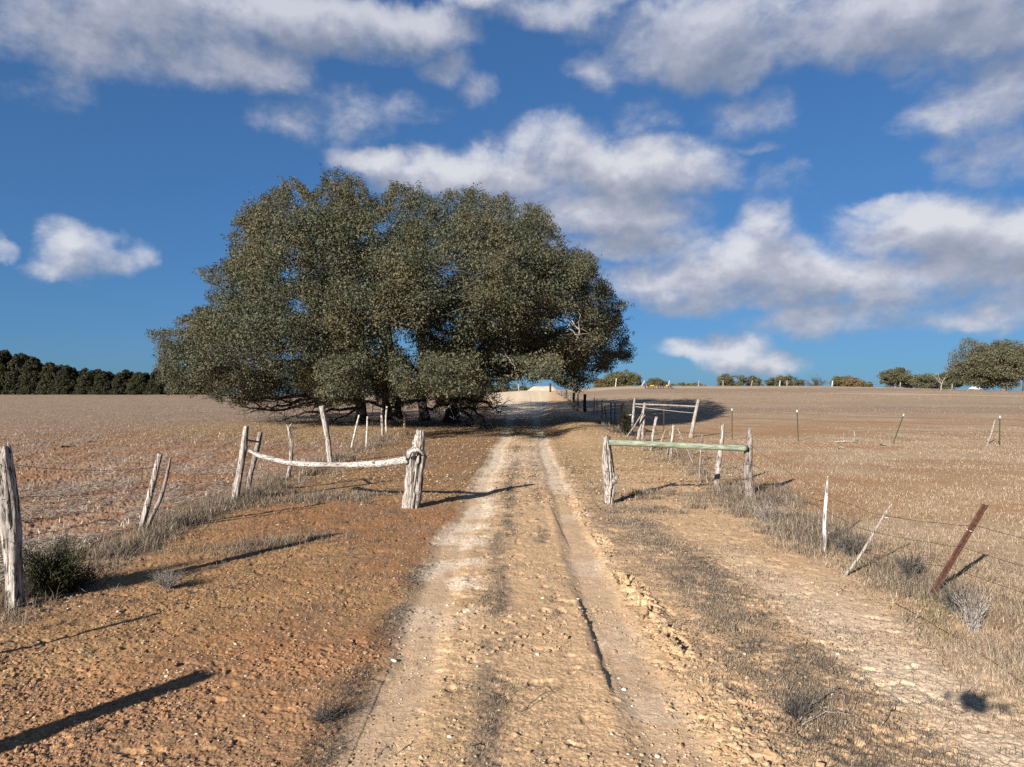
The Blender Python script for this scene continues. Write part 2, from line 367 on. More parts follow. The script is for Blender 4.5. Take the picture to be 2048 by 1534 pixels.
def micro(x, y):
    rx, L, Rr, patch, fine, big = masks(x, y)
    near = 1-ss(y, 16, 40)
    inroad = band(rx, 0, 1.35, .2)
    h = -.026*L-.030*Rr+.012*band(rx, 0, .35, .3)
    h = h+.010*band(rx, -1.25, .12, .12)+.010*band(rx, 1.32, .14, .14)
    ledge = .66+.05*(fbm(y*1.0, y*0, 1.4, 4, 51)-.5)
    yr = ss(y, 4.3, 4.8)*(1-ss(y, 6.4, 7.0))
    h = h+yr*(.012*ss(fbm(y, y*0, 1.9, 2, 57), .30, .48)*(1-ss(x, ledge-.004, ledge+.012))*ss(x, ledge-.28, ledge-.02))-yr*.006*band(x, ledge+.02, .03, .02)
    l2 = -.90+.02*(fbm(y, y*0, 1.2, 3, 52)-.5)
    yr2 = ss(y, 3.2, 3.6)*(1-ss(y, 5.0, 5.6))
    h = h+yr2*.005*(1-ss(x, l2-.004, l2+.01))*ss(x, l2-.2, l2-.02)
    l3 = .74-.02*(y-9.5)+.03*(fbm(y, y*0, 1.0, 3, 53)-.5)
    yr3 = ss(y, 8.8, 9.4)*(1-ss(y, 12, 13))
    h = h+yr3*.009*(1-ss(x, l3-.005, l3+.015))*ss(x, l3-.2, l3-.02)
    rg = (.35+.65*(1-np.maximum(L, Rr)))*(1-.30*inroad)
    red = 1-ss(rx, -1.25, -.95)
    n1 = fbm(x, y, 2.4, 5, 61, .66)-.5; n2 = fbm(x, y, 11, 4, 62, .68)-.5; n3 = fbm(x, y, 26, 2, 63)-.5; n4 = fbm(x, y, 60, 2, 65)-.5
    rid = np.abs(fbm(x, y, 9, 3, 64)-.5)*2
    h = h+near*rg*(.026*n1+.009*n2+.008*n3+.009*n4)
    h = h-near*red*.008*(1-ss(rid, .0, .14))*ss(patch, .45, .65)*ss(rx, -9, -5)
    pit = fbm(x, y, 8, 2, 66)
    h = h-near*.013*ss(pit, .68, .80)*(1-.8*np.maximum(L, Rr))
    cl = clodline(x, y)
    h = h+near*cl*(.060*ss(fbm(x, y, 15, 2, 67), .42, .55)-.03)
    cm = band(rx, 1.55, .35, .25)*near
    h = h+cm*.02*(fbm(x, y, 7, 3, 68)-.5)
    rowf = np.sin((x*.94+y*.34)*2*math.pi/.95)
    h = h+(1-ss(x, -7.2, -5.6))*(1-ss(y, 30, 60))*(.006*rowf+.05*n2)
    # eroded bank beside the track near the crest
    h = h+ss(y, 20, 45)*(.10*(fbm(x, y, .3, 3, 70)-.5))
    bank = band(rx, 3.4, 1.2, .8)*ss(y, 22, 34)*(1-ss(y, 60, 80))
    h = h+bank*.28
    return h
def colour(x, y):
    rx, L, Rr, patch, fine, big = masks(x, y)
    red = np.array([.365, .185, .085]); red2 = np.array([.42, .255, .118]); tan = np.array([.67, .445, .255]); pale = np.array([.80, .64, .47])
    pinkp = np.array([.66, .475, .315]); lit = np.array([.44, .30, .165]); gry = np.array([.26, .195, .14]); fieldf = np.array([.36, .26, .195])
    def mixc(c, k, m): return c*(1-m[:, None])+k*m[:, None]
    c = np.broadcast_to(red, (len(x), 3)).copy()
    c = mixc(c, red2, ss(big+.3*(patch-.5), .38, .62)*.8)
    c = mixc(c, tan, (1-ss(y, 3.2, 6))*.30*(x < 0))                       # paler, pebbly close in
    c = mixc(c, tan, ss(rx, -1.15, -.85))
    c = mixc(c, lit, ss(rx, -1.2, -1.0)*(1-ss(rx, -.15, .1))*ss(patch, .40, .6)*.5)
    c = mixc(c, pinkp, np.maximum(L, Rr)*.62*(1-ss(y, 7, 14)*.75))
    chalk = ss(fbm(x, y, 2.2, 3, 81), .46, .62)*(band(rx, -.66, .36, .15)*1.0*ss(y, 5.2, 7)+Rr*.35+band(rx, 1.12, .2, .15)*.4*ss(y, 6, 9))
    c = mixc(c, pale, np.clip(chalk+ss(y, 12, 20)*np.maximum(L, Rr)*.8, 0, 1))
    gs = band(rx+.16*(fbm(y, y*0, .7, 2, 36)-.5), -.13, .08, .08)*ss(patch, .34, .50)+.6*band(rx, .42, .06, .08)*ss(patch, .5, .62)*(y > 8)
    c = mixc(c, gry, np.clip(gs, 0, 1)*.8)
    rg = band(x, 1.95, .26, .2)*ss(fbm(x, y, 3.2, 4, 83), .34, .52)*(1-ss(y, 9, 14))+band(x, 1.45, .3, .2)*ss(y, 8, 11)*ss(fbm(x, y, 1.6, 4, 85), .46, .58)*.6
    c = mixc(c, gry, np.clip(rg, 0, 1)*.7)
    c = mixc(c, pale, band(x, 2.75, .25, .25)*(1-ss(y, 6, 11))*.45)
    wk = band(rx, 1.75, .4, .3)*ss(y, 9, 13)
    c = mixc(c, lit, wk*.5)
    c = mixc(c, pale, band(rx, 0, 1.1, .2)*ss(y, 11, 22)*ss(fbm(x, y, .9, 3, 82), .36, .58)*.6)
    # right sandy shoulder
    c = mixc(c, pale, band(x, 2.9+.1*y-.4, .45, .3)*(1-ss(y, 5, 9))*.55)
    # dry pasture right of the fence
    fr = fence_r(y); pr = ss(x-fr+.6*(patch-.5), -1.0, .5)
    pas = np.array([.44, .275, .155]); pas2 = np.array([.50, .36, .225]); pas3 = np.array([.44, .235, .11])
    q = np.broadcast_to(pas, c.shape).copy()
    q = mixc(q, pas2, ss(fbm(x, y, .5, 4, 85), .4, .62))
    q = mixc(q, pas3, ss(fbm(x, y*2.2, .11, 3, 86), .48, .62)*.5*(1-ss(y, 40, 60)))
    farp = np.array([.385, .285, .20])
    q = mixc(q, farp, ss(y, 34, 70)*.85)
    q = q*(1+.22*(fbm(x*.3, y*1.2, .5, 4, 89)-.5))[:, None]
    st = fbm(x*.12, y, .11, 3, 87); q = mixc(q, np.array([.50, .385, .26]), ss(st, .54, .66)*ss(y, 38, 60)*.8)
    q = mixc(q, np.array([.29, .21, .155]), ss(fbm(x*.15, y, .16, 3, 88), .52, .66)*ss(y, 38, 60)*.55)
    yy = 88-.10*(x-45); q = mixc(q, np.array([.60, .48, .34]), band(y, yy, .7, .5)*ss(x, 30, 50)*.9)
    q = mixc(q, np.array([.62, .50, .36]), band(y, 105+.02*x, .9, .7)*ss(x, 10, 14)*(1-ss(x, 60, 80))*.9)
    c = mixc(c, q, pr)
    # stubble field left
    fl = fence_l(y); pl = 1-ss(x-fl+.5*(patch-.5), -.6, .3)
    q = np.broadcast_to(np.array([.37, .195, .10]), c.shape).copy()
    q = mixc(q, np.array([.40, .27, .185]), ss(fbm(x*1.3, y, .6, 4, 91), .42, .6)*.75)
    q = mixc(q, np.array([.335, .235, .160]), ss(y, 20, 55))
    q = mixc(q, np.array([.28, .20, .15]), ss(fbm(x*.5, y, .4, 4, 92), .56, .7)*.4)
    c = mixc(c, q, pl)
    # leaf fall round the oak and on the bank to its right
    dx = (x+5)/17; dy = (y-40)/13; near_oak = 1-ss(np.sqrt(dx*dx+dy*dy), .62, 1.05)
    leaf = near_oak*(1-np.clip(L+Rr, 0, 1)*.85)
    c = mixc(c, np.array([.40, .27, .13]), leaf*(.45+.5*ss(patch, .35, .6)))
    c = mixc(c, np.array([.30, .195, .115]), (rx < -1.1)*(x > -6)*ss(y, 11, 18)*ss(patch, .33, .52)*.8)
    c = mixc(c, np.array([.27, .165, .10]), (rx < -1.1)*(x > -6)*ss(fbm(x, y, 2.8, 4, 93), .48, .62)*.45)
    c = mixc(c, np.array([.46, .315, .17]), band(rx, 3.4, 1.6, 1)*ss(y, 15, 22)*(1-ss(y, 38, 50))*.6)
    # broad pale road at the rise
    roadw = 1.5+np.clip(y-45, 0, 60)*.055
    c = mixc(c, np.array([.80, .65, .46]), ss(y, 42, 60)*band(x-xo(y)*.7, 0, roadw, .6)*.9)
    edge = band(x-fence_l(y), .2, .45, .3)*(y < 30)
    c = mixc(c, gry, edge*ss(patch, .35, .55)*.5)
    return np.clip(c*.635*np.array([1.0, .985, .96]), .02, .9)
def make_ground():
    rows = [-60, -20, -6, 0, 1.5, 2.4]
    r = 1600.0; st = 1.25
    while True:
        a, z = ray(1024, r); 
        if z >= -1e-4: break
        y = -CAMZ/z
        if y > 30: break
        rows.append(y); r -= st
    y = rows[-1]
    while y < 135: y *= 1.0095; rows.append(y)
    while y < 1500: y *= 1.09; rows.append(y)
    rows = np.array(sorted(rows))
    s = list(np.arange(-.80, .8001, 1/840.0)); v = .8; d = 1/840.0
    ext = []
    while v < 60: d *= 1.16; v += d; ext.append(v)
    s = np.array([-e for e in ext[::-1]]+s+ext)
    wy = np.maximum(rows, 3.2)
    Xg = s[None, :]*wy[:, None]; Yg = np.broadcast_to(rows[:, None], Xg.shape)
    x = Xg.ravel(); y = Yg.ravel()
    z = gz(x, y)+micro(x, y)
    colr = colour(x, y)
    V = np.stack([x, y, z], 1)
    n, m = Xg.shape; i, j = np.meshgrid(np.arange(n-1), np.arange(m-1), indexing='ij')
    q = np.stack([i*m+j, i*m+j+1, (i+1)*m+j+1, (i+1)*m+j], -1).reshape(-1, 4)
    cx = x[q].mean(1); cy = y[q].mean(1)
    rx = cx-xo(cy)+(fbm(cx, cy, .5, 3, 21)-.5)*.22*(1+cy*.02)
    hw = 1.22+np.clip(cy-45, 0, 60)*.045
    road = (np.abs(rx) < hw) & (cy < 125)
    left = (cx < fence_l(cy)) & ~road; right = (cx > fence_r(cy)) & ~road
    for nm, sel in (('dirt_track', road), ('stubble_field', left), ('pasture', right), ('ground', ~(road | left | right))):
        qq = q[sel]; u, inv = np.unique(qq, return_inverse=True)
        b = MB(); b.add(V[u], inv.reshape(-1, 4)); o = b.build(nm, M_soil, attr=colr[u]); tag(o, kind='structure')
make_ground()
def gzm(x, y): return gz(x, y)+micro(np.asarray(x, float), np.asarray(y, float))

# ------------------------------------------------------------------ scatter helpers
def blades(b, x, y, h, w, lean=.5, z0=None, bend=True):
    n = len(x); z = gzm(x, y) if z0 is None else z0
    a = rng.random(n)*2*math.pi; f = rng.random(n)*2*math.pi
    l = h*np.minimum(lean*rng.random(n)**.7, .97)
    base = np.stack([x, y, z-.01], 1); side = np.stack([np.cos(a), np.sin(a), 0*a], 1)*(w*.5)[:, None]
    dr = np.stack([np.cos(f), np.sin(f), 0*f], 1)
    hz = np.sqrt(np.clip(h*h-l*l, .0001, None))
    if bend:
        mid = base+dr*(l*.35)[:, None]+np.array([0, 0, 1])*(hz*.6)[:, None]
        tip = base+dr*l[:, None]+np.array([0, 0, 1])*hz[:, None]
        V = np.stack([base-side, base+side, mid+side*.8, mid-side*.8, tip], 1)
        k = np.arange(n)[:, None]*5
        b.add(V.reshape(-1, 3), k+np.array([[0, 1, 2, 3]]), k+np.array([[3, 2, 4]]))
    else:
        tip = base+dr*l[:, None]+np.array([0, 0, 1])*hz[:, None]
        V = np.stack([base-side, base+side, tip], 1); k = np.arange(n)[:, None]*3
        b.add(V.reshape(-1, 3), None, k+np.array([[0, 1, 2]]))
def flecks(b, x, y, ln, wd, up=.02, tilt=.35, z0=None):       # small flat leaves or straws lying about
    n = len(x); z = (gzm(x, y) if z0 is None else z0)+up*rng.random(n)+.004
    a = rng.random(n)*2*math.pi
    u = np.stack([np.cos(a), np.sin(a), (rng.random(n)-.5)*2*tilt], 1)*(ln*.5)[:, None]
    v = np.stack([-np.sin(a), np.cos(a), (rng.random(n)-.5)*2*tilt], 1)*(wd*.5)[:, None]
    c = np.stack([x, y, z+np.abs(u[:, 2])+np.abs(v[:, 2])], 1)
    V = np.stack([c-u, c-v*.9, c+u, c+v], 1)
    b.add(V.reshape(-1, 3), np.arange(n)[:, None]*4+np.array([[0, 1, 2, 3]]))
_ico = None
def rocks(b, x, y, r, flat=.6, sink=.3, z0=None):
    base = np.array([[1, 0, 0], [-1, 0, 0], [0, 1, 0], [0, -1, 0], [0, 0, 1], [0, 0, -1], [.7, .7, .1], [-.7, .7, 0], [.7, -.7, 0], [-.7, -.7, .1],
                     [.6, 0, .75], [-.6, 0, .7], [0, .6, .75], [0, -.6, .7]], float)
    tri = []
    import itertools
    from mathutils.geometry import delaunay_2d_cdt
    ring = [0, 6, 2, 7, 1, 9, 3, 8]; up4 = [10, 12, 11, 13]
    for k in range(8):
        a, c = ring[k], ring[(k+1) % 8]; tri.append((c, a, 5)); tri.append((a, c, up4[((k+1)//2) % 4]))
    for k in range(4):
        tri.append((up4[k], up4[(k+1) % 4], 4)); tri.append((ring[(2*k+1) % 8], up4[(k+1) % 4], up4[k]))
    n = len(x); z = gzm(x, y) if z0 is None else z0
    a = rng.random(n)*6.28; ca, sa = np.cos(a), np.sin(a)
    jit = 1+(rng.random((n, len(base)))-.5)*.55
    V = base[None]*jit[:, :, None]
    sx = r*(.8+.5*rng.random(n)); sy = r*(.6+.4*rng.random(n)); sz = r*flat*(.6+.5*rng.random(n))
    vx = V[:, :, 0]*sx[:, None]; vy = V[:, :, 1]*sy[:, None]
    V = np.stack([x[:, None]+vx*ca[:, None]-vy*sa[:, None], y[:, None]+vx*sa[:, None]+vy*ca[:, None], z[:, None]+V[:, :, 2]*sz[:, None]+sz[:, None]*(1-2*sink)*.5], -1)
    b.add(V.reshape(-1, 3), None, (np.arange(n)[:, None, None]*len(base)+np.array(tri)[None]).reshape(-1, 3))
def spread(n, y0, y1, x0f, x1f, power=1.0):
    """points over the ground, denser toward the near side as 1/y**power"""
    u = rng.random(n)
    if power == 1: y = y0*(y1/y0)**u
    else: p = 1-power; y = (y0**p+u*(y1**p-y0**p))**(1/p)
    a = x0f(y); b = x1f(y); return a+(b-a)*rng.random(n), y

EDGE = .80
def vl(y): return -EDGE*np.maximum(y, 3.2)-.3
def vr(y): return EDGE*np.maximum(y, 3.2)+.3

# ------------------------------------------------------------------ the great oak
OUT = np.array([(307,662),(346,672),(362,645),(385,632),(410,613),(432,574),(405,545),(441,535),(466,511),(463,481),(478,445),(495,418),(520,402),(544,389),(568,380),(593,364),(606,380),(612,393),
 (644,388),(649,356),(681,347),(725,369),(728,386),(739,403),(762,402),(781,393),(788,374),(815,380),(842,376),(866,403),(905,386),(930,392),(949,384),(975,400),(1008,398),(1030,412),(1052,413),
 (1086,428),(1095,450),(1110,472),(1140,503),(1179,511),(1185,530),(1189,550),(1218,574),(1228,608),(1245,606),(1237,642),(1250,665),(1259,691),(1257,716),(1228,706),(1222,722),(1213,740),
 (1189,735),(1180,755),(1172,770),(1150,777),(1128,765),(1110,752),(1081,750),(1050,758),(1023,767),(983,775),(950,792),(915,800),(885,802),(860,796),(837,788),(812,792),(788,806),(750,800),
 (715,794),(670,800),(642,794),(593,792),(555,796),(520,800),(490,806),(468,806),(440,792),(422,786),(385,784),(349,782),(328,762),(318,740),(322,720),(330,700),(325,685)], float)
def inside(px, py, poly=OUT):
    n = len(poly); res = np.zeros(len(px), bool); j = n-1
    for i in range(n):
        xi, yi = poly[i]; xj, yj = poly[j]
        c = ((yi > py) != (yj > py)) & (px < (xj-xi)*(py-yi)/(yj-yi+1e-9)+xi); res ^= c; j = i
    return res
def edist(px, py, poly=OUT):
    d = np.full(len(px), 1e9); n = len(poly)
    for i in range(n):
        a = poly[i]; b = poly[(i+1) % n]; ab = b-a
        t = np.clip(((px-a[0])*ab[0]+(py-a[1])*ab[1])/(ab@ab), 0, 1)
        d = np.minimum(d, np.hypot(px-a[0]-t*ab[0], py-a[1]-t*ab[1]))
    return d
def wp(px, py, y):                                # points seen at px, py on the depth y (arrays)
    a = (px-W2)/F; b = (H2-py)/F
    yy = math.cos(PITCH)-b*math.sin(PITCH); zz = (math.sin(PITCH)+b*math.cos(PITCH))/yy
    return np.stack([a/yy*y, y, CAMZ+zz*y], -1)
def leafmesh(b, C, rad, per, size, flat=.75, up=.35, out=None):
    """leaf-sized diamonds scattered through clumps with centres C and radii rad"""
    n = len(C); k = np.maximum((per*(rad/rad.mean())**2).astype(int), 4); idx = np.repeat(np.arange(n), k); N = len(idx)
    d = rng.normal(size=(N, 3)); d /= np.linalg.norm(d, axis=1)[:, None]
    rr = rad[idx]*rng.random(N)**.42
    p = C[idx]+d*rr[:, None]*np.array([1, 1, flat])
    nor = d*.8+rng.normal(size=(N, 3))*.9; nor[:, 2] += up; nor /= np.linalg.norm(nor, axis=1)[:, None]
    t = rng.normal(size=(N, 3)); u = np.cross(nor, t); u /= np.linalg.norm(u, axis=1)[:, None]+1e-9; v = np.cross(nor, u)
    s = size*(.6+.8*rng.random(N)); L = u*(s*.5)[:, None]; Wd = v*(s*.30)[:, None]
    V = np.stack([p-L, p-Wd+nor*(s*.08)[:, None], p+L, p+Wd+nor*(s*.08)[:, None]], 1)
    b.add(V.reshape(-1, 3), np.arange(N)[:, None]*4+np.array([[0, 1, 2, 3]]))
def bez(a, b, c, n=8):
    t = np.linspace(0, 1, n)[:, None]; a, b, c = [np.array(q, float) for q in (a, b, c)]
    return a*(1-t)**2+2*b*t*(1-t)+c*t*t
def wig(path, amp):
    p = np.array(path, float); n = len(p); w = rng.normal(size=p.shape)*amp; w[0] = 0; w[-1] *= .3
    return p+w

def great_oak():
    YC = 43.0
    root = empty('live_oak', tuple(Pt(850, 838, 45)))
    tag(root, 'huge spreading evergreen oak with several dark trunks, its branches reaching over the dirt track', 'tree')
    N = 12000
    px = 300+rng.random(N)*970; py = 340+rng.random(N)*475
    ok = inside(px, py); px, py = px[ok], py[ok]; ed = edist(px, py)
    keep = ed > 5+44*np.clip(fbm(px*.01, py*.01, 4.5, 3, 109)-.42, 0, 1)*2.4; px, py, ed = px[keep], py[keep], ed[keep]
    # a bumpy boundary in depth: boughs bulge toward and away from the viewer
    th = 1-(1-np.clip(ed/190, 0, 1))**2
    sgn = np.where(rng.random(len(px)) < .62, -1, 1)
    half = np.where(sgn < 0, 13.5, 9.0)*np.sqrt(th)
    shell = rng.random(len(px))**.38
    bul = fbm(px*.01, py*.01, 1.6, 3, 101)-.5
    yy = YC+sgn*half*shell*(1+.3*bul)+.6*rng.normal(size=len(px))
    # gaps between boughs
    g = fbm(px*.01, py*.013+yy*.12, 1.25, 3, 103)
    keep = (g > .345) | (rng.random(len(px)) < .16)
    for (hx, hy, ax, ay) in ((803, 668, 24, 22), (820, 700, 12, 18), (834, 740, 8, 18), (745, 690, 5, 14), (858, 662, 7, 12), (594, 604, 11, 9), (585, 510, 20, 7), (570, 545, 12, 7), (736, 612, 9, 9), (905, 640, 10, 9), (760, 455, 10, 8), (1128, 640, 16, 12), (955, 690, 8, 10)):
        keep &= ~((((px-hx)/(ax+8))**2+((py-hy)/(ay+8))**2 < 1) & (rng.random(len(px)) < .97))
    px, py, yy, ed = px[keep][:3900], py[keep][:3900], yy[keep][:3900], ed[keep][:3900]
    C = wp(px, py, yy); C[:, 2] = np.maximum(C[:, 2], 1.3)
    rad = np.minimum(.42+.52*rng.random(len(px)), ed/F*yy*1.0+.12)
    b = MB(); leafmesh(b, C, rad, 150, .108, .72)
    n = 3000; qx = 590+rng.random(n)*585; qy = 786-150*rng.random(n)**1.25; yq = 25.5+13*rng.random(n)
    k = inside(qx, qy) & (fbm(qx*.012, yq*.12, 1.6, 3, 107) > .47) & (np.hypot((qx-826)/16, (qy-735)/34) > 1) & (qy > 712+34*((qx > 980) & (qx < 1060))*0); qx, qy, yq = qx[k], qy[k], yq[k]
    leafmesh(b, wp(qx, qy, yq), .28+.38*rng.random(len(qx)), 62, .105, .6)
    n = 520; qx = 600+rng.random(n)*400; qy = 778+rng.random(n)*34; k = fbm(qx*.01, qy*.01, 5, 2, 108) > .5; qx, qy = qx[k], qy[k]
    leafmesh(b, wp(qx, qy, 36+6*rng.random(len(qx))), .18+.25*rng.random(len(qx)), 34, .10, .8)
    # sprigs standing out of the dome
    tops_i = [q for q in range(len(OUT)) if OUT[q][1] < 735]; sp = MB()
    for _ in range(190):
        q = tops_i[rng.integers(len(tops_i))]; t = rng.random(); e0 = OUT[q]*(1-t)+OUT[(q+1) % len(OUT)]*t
        if e0[1] > 735: continue
        nr = (e0-np.array([800, 720.])); nr /= np.linalg.norm(nr); nr = nr+rng.normal(size=2)*.35; ln = 4+15*rng.random()**2; y = YC+rng.normal()*2.5
        a_ = wp(np.array([e0[0]-nr[0]*14]), np.array([e0[1]-nr[1]*14]), np.array([y]))[0]; c_ = wp(np.array([e0[0]+nr[0]*ln]), np.array([e0[1]+nr[1]*ln]), np.array([y]))[0]
        sp.tube(wig(bez(a_, (a_+c_)/2, c_, 5), .03), np.linspace(.016, .006, 5), 4, cap=False)
        f = np.linspace(.25, 1, 5)[:, None]; leafmesh(b, a_+(c_-a_)*f+rng.normal(size=(5, 3))*.08, np.linspace(.32, .13, 5), 17, .10, .9)
    # small sprays that fray    # small sprays that fray the outline
    n = 1500; k = rng.integers(0, len(OUT), n); t = rng.random(n)[:, None]
    e = OUT[k]*(1-t)+OUT[(k+1) % len(OUT)]*t; cen = np.array([800, 640.])
    e = e+(cen-e)/np.linalg.norm(cen-e, axis=1)[:, None]*(rng.random(n)*34-11)[:, None]
    Cs = wp(e[:, 0], e[:, 1], YC+rng.normal(size=n)*2.6); leafmesh(b, Cs, .16+.24*rng.random(n), 30, .10, .9)
    rehang(b.build('crown', M_leaf, None, smooth=False), root); o = sp.build('sprigs', M_twig); o['kind'] = 'stuff'; rehang(o, root)
    # trunks and limbs
    TR = [((725, 820), 24, 45.5, (700, 700)), ((775, 817), 17, 47.0, (775, 640)), ((849, 829), 20, 45.0, (850, 640)), ((904, 838), 31, 43.0, (965, 640)), ((645, 803), 13, 48, (600, 690)), ((800, 812), 12, 49.0, (760, 560))]
    tops = []
    for (bx, by), w, y, (tx, ty) in TR:
        P0_ = Pt(bx, by, y); gzv = float(gz(P0_.x, y)); P0_.z = gzv-.1
        tp = Pt(tx, ty, y+rng.normal()*1.0); r = w/F*y*.5
        mid = Vector((P0_.x*.75+tp.x*.25+rng.normal()*.3, y, P0_.z+(tp.z-P0_.z)*.45))
        pa = bez(P0_, mid, tp, 14); pa[1:-1] += rng.normal(size=(12, 3))*.06
        rr = r*np.linspace(1, .42, 14); rr[0] *= 1.45; rr[1] *= 1.12
        m = MB().tube(pa, rr, 12); rehang(m.build('trunk', M_bark), root); tops.append((pa, rr))
    allp = np.vstack([p[5:] for p, _ in tops]); allr = np.concatenate([q[5:] for _, q in tops])
    # limb targets by farthest-point sampling over the clumps
    tgt = [int(rng.integers(len(C)))]; dm = np.linalg.norm(C-C[tgt[0]], axis=1)
    for _ in range(51): i = int(dm.argmax()); tgt.append(i); dm = np.minimum(dm, np.linalg.norm(C-C[i], axis=1))
    lp = [allp]
    for i in tgt:
        c = C[i]*.82+np.array([C[:, 0].mean(), YC+1.5, C[i][2]*.92])*.18; w = np.linalg.norm((allp-c)*np.array([1, 1, 1.4]), axis=1)+np.maximum(allp[:, 2]-c[2], 0)*.8; j = int(w.argmin()); a = allp[j]
        d = np.linalg.norm(c-a); mid = a*.5+c*.5+np.array([0, 0, .16*d*(1 if c[2] > 4 else .3)])+rng.normal(size=3)*.25
        pa = wig(bez(a, mid, c, 11), .10); r0 = min(allr[j]*.7, .05+.016*d)
        rehang(MB().tube(pa, np.linspace(r0, .028, 11), 7).build('limb', M_bark), root); lp.append(pa[2:])
    LP = np.vstack(lp); tw = MB(); tg2 = MB()
    for i in range(0, len(C), 3):
        c = C[i]; w = np.linalg.norm(LP-c, axis=1); a = LP[int(w.argmin())]
        d = np.linalg.norm(c-a)
        tw.tube(wig(bez(a, a*.5+c*.5+rng.normal(size=3)*.15*d, a+(c-a)*.95, 6), .05), np.linspace(.028, .010, 6), 4, cap=False)
    # low bare boughs sweeping down near the grass on the left and under the crown
    low = [[(720,815,42),(660,822,40),(600,828,38.5),(560,842,37.5),(530,838,37)], [(645,800,47.5),(600,812,45.5),(540,822,42),(490,812,41),(455,800,40)], [(645,798,47.5),(600,790,45.5),(540,800,42),(470,795,41),(420,782,40)],
           [(725,806,44.5),(690,798,42),(650,812,41),(615,822,40)], [(725,800,44.5),(760,812,41),(790,830,39),(800,842,38)], [(849,820,44.5),(880,812,41),(905,806,40),(890,818,39.5)], [(904,820,41.5),(940,815,40),(968,838,39),(975,862,38)],
           [(904,815,41.5),(935,826,40),(955,850,39),(965,868,38)], [(725,812,44.5),(700,828,41),(675,838,40),(650,842,39)], [(600,800,45.5),(570,812,44.5),(535,816,42),(500,822,41)], [(640,792,46.5),(585,806,44.5),(560,800,42),(505,806,41)],
           [(849,800,44.5),(800,806,41),(770,822,40),(765,838,39)], [(700,790,44.5),(655,806,41),(620,806,40),(585,816,39)], [(905,800,41),(960,800,40),(985,812,39),(1000,830,38.5)]]
    for q in low:
        pa = np.array([tuple(Pt(*k)) for k in q]); t = np.linspace(0, len(pa)-1, 14)
        P_ = np.stack([np.interp(t, np.arange(len(pa)), pa[:, k]) for k in range(3)], 1); P_[:, 2] = np.maximum(P_[:, 2], gz(P_[:, 0], P_[:, 1])+.06); P_ = wig(P_, .07)
        rehang(MB().tube(P_, np.linspace(.10, .022, 14), 7).build('limb', M_bark), root)
        for _ in range(24):
            j = rng.integers(3, 13); a = P_[j]; ln = .5+1.1*rng.random(); dr = rng.normal(size=3)*np.array([1, .6, .55]); dr[2] += .15; dr /= np.linalg.norm(dr)
            e_ = a+dr*ln; e_[2] = max(e_[2], float(gz(e_[0], e_[1]))+.05)
            pth = wig(bez(a, a*.5+e_*.5+rng.normal(size=3)*.14, e_, 6), .035); tw.tube(pth, np.linspace(.022, .008, 6), 4, cap=False)
            for _ in range(2):
                f = pth[rng.integers(2, 5)]; g_ = f+rng.normal(size=3)*.28; tw.tube(wig(bez(f, (f+g_)/2, g_, 4), .02), np.linspace(.012, .006, 4), 3, cap=False)
    o = tw.build('twigs', M_twig); o['kind'] = 'stuff'; rehang(o, root)
    # pale dead boughs that catch the sun
    for q in ([(1125,622,34),(1140,640,33),(1158,658,32.6),(1160,668,32.4)], [(1118,640,34),(1138,652,33),(1150,670,32.6)], [(1100,590,34.5),(1118,600,33.6),(1132,622,33)], [(868,818,37.2),(885,820,36.6),(905,808,36.4),(925,800,36.2)], [(880,832,37),(876,825,36.6),(884,818,36.5)],
              [(915,806,36.4),(920,822,36),(926,842,35.6)], [(1000,700,33),(1015,712,32.5),(1030,735,32.3)]):
        pa = np.array([tuple(Pt(*k)) for k in q]); t = np.linspace(0, len(pa)-1, 9)
        P_ = wig(np.stack([np.interp(t, np.arange(len(pa)), pa[:, k]) for k in range(3)], 1), .04)
        m = MB().tube(P_, np.linspace(.05, .016, 9), 6)
        for _ in range(5):
            f = P_[rng.integers(2, 9)]; g_ = f+rng.normal(size=3)*.4; m.tube(wig(bez(f, (f+g_)/2, g_, 5), .03), np.linspace(.018, .007, 5), 4)
        rehang(m.build('dead_branch', M_dead), root)
great_oak()

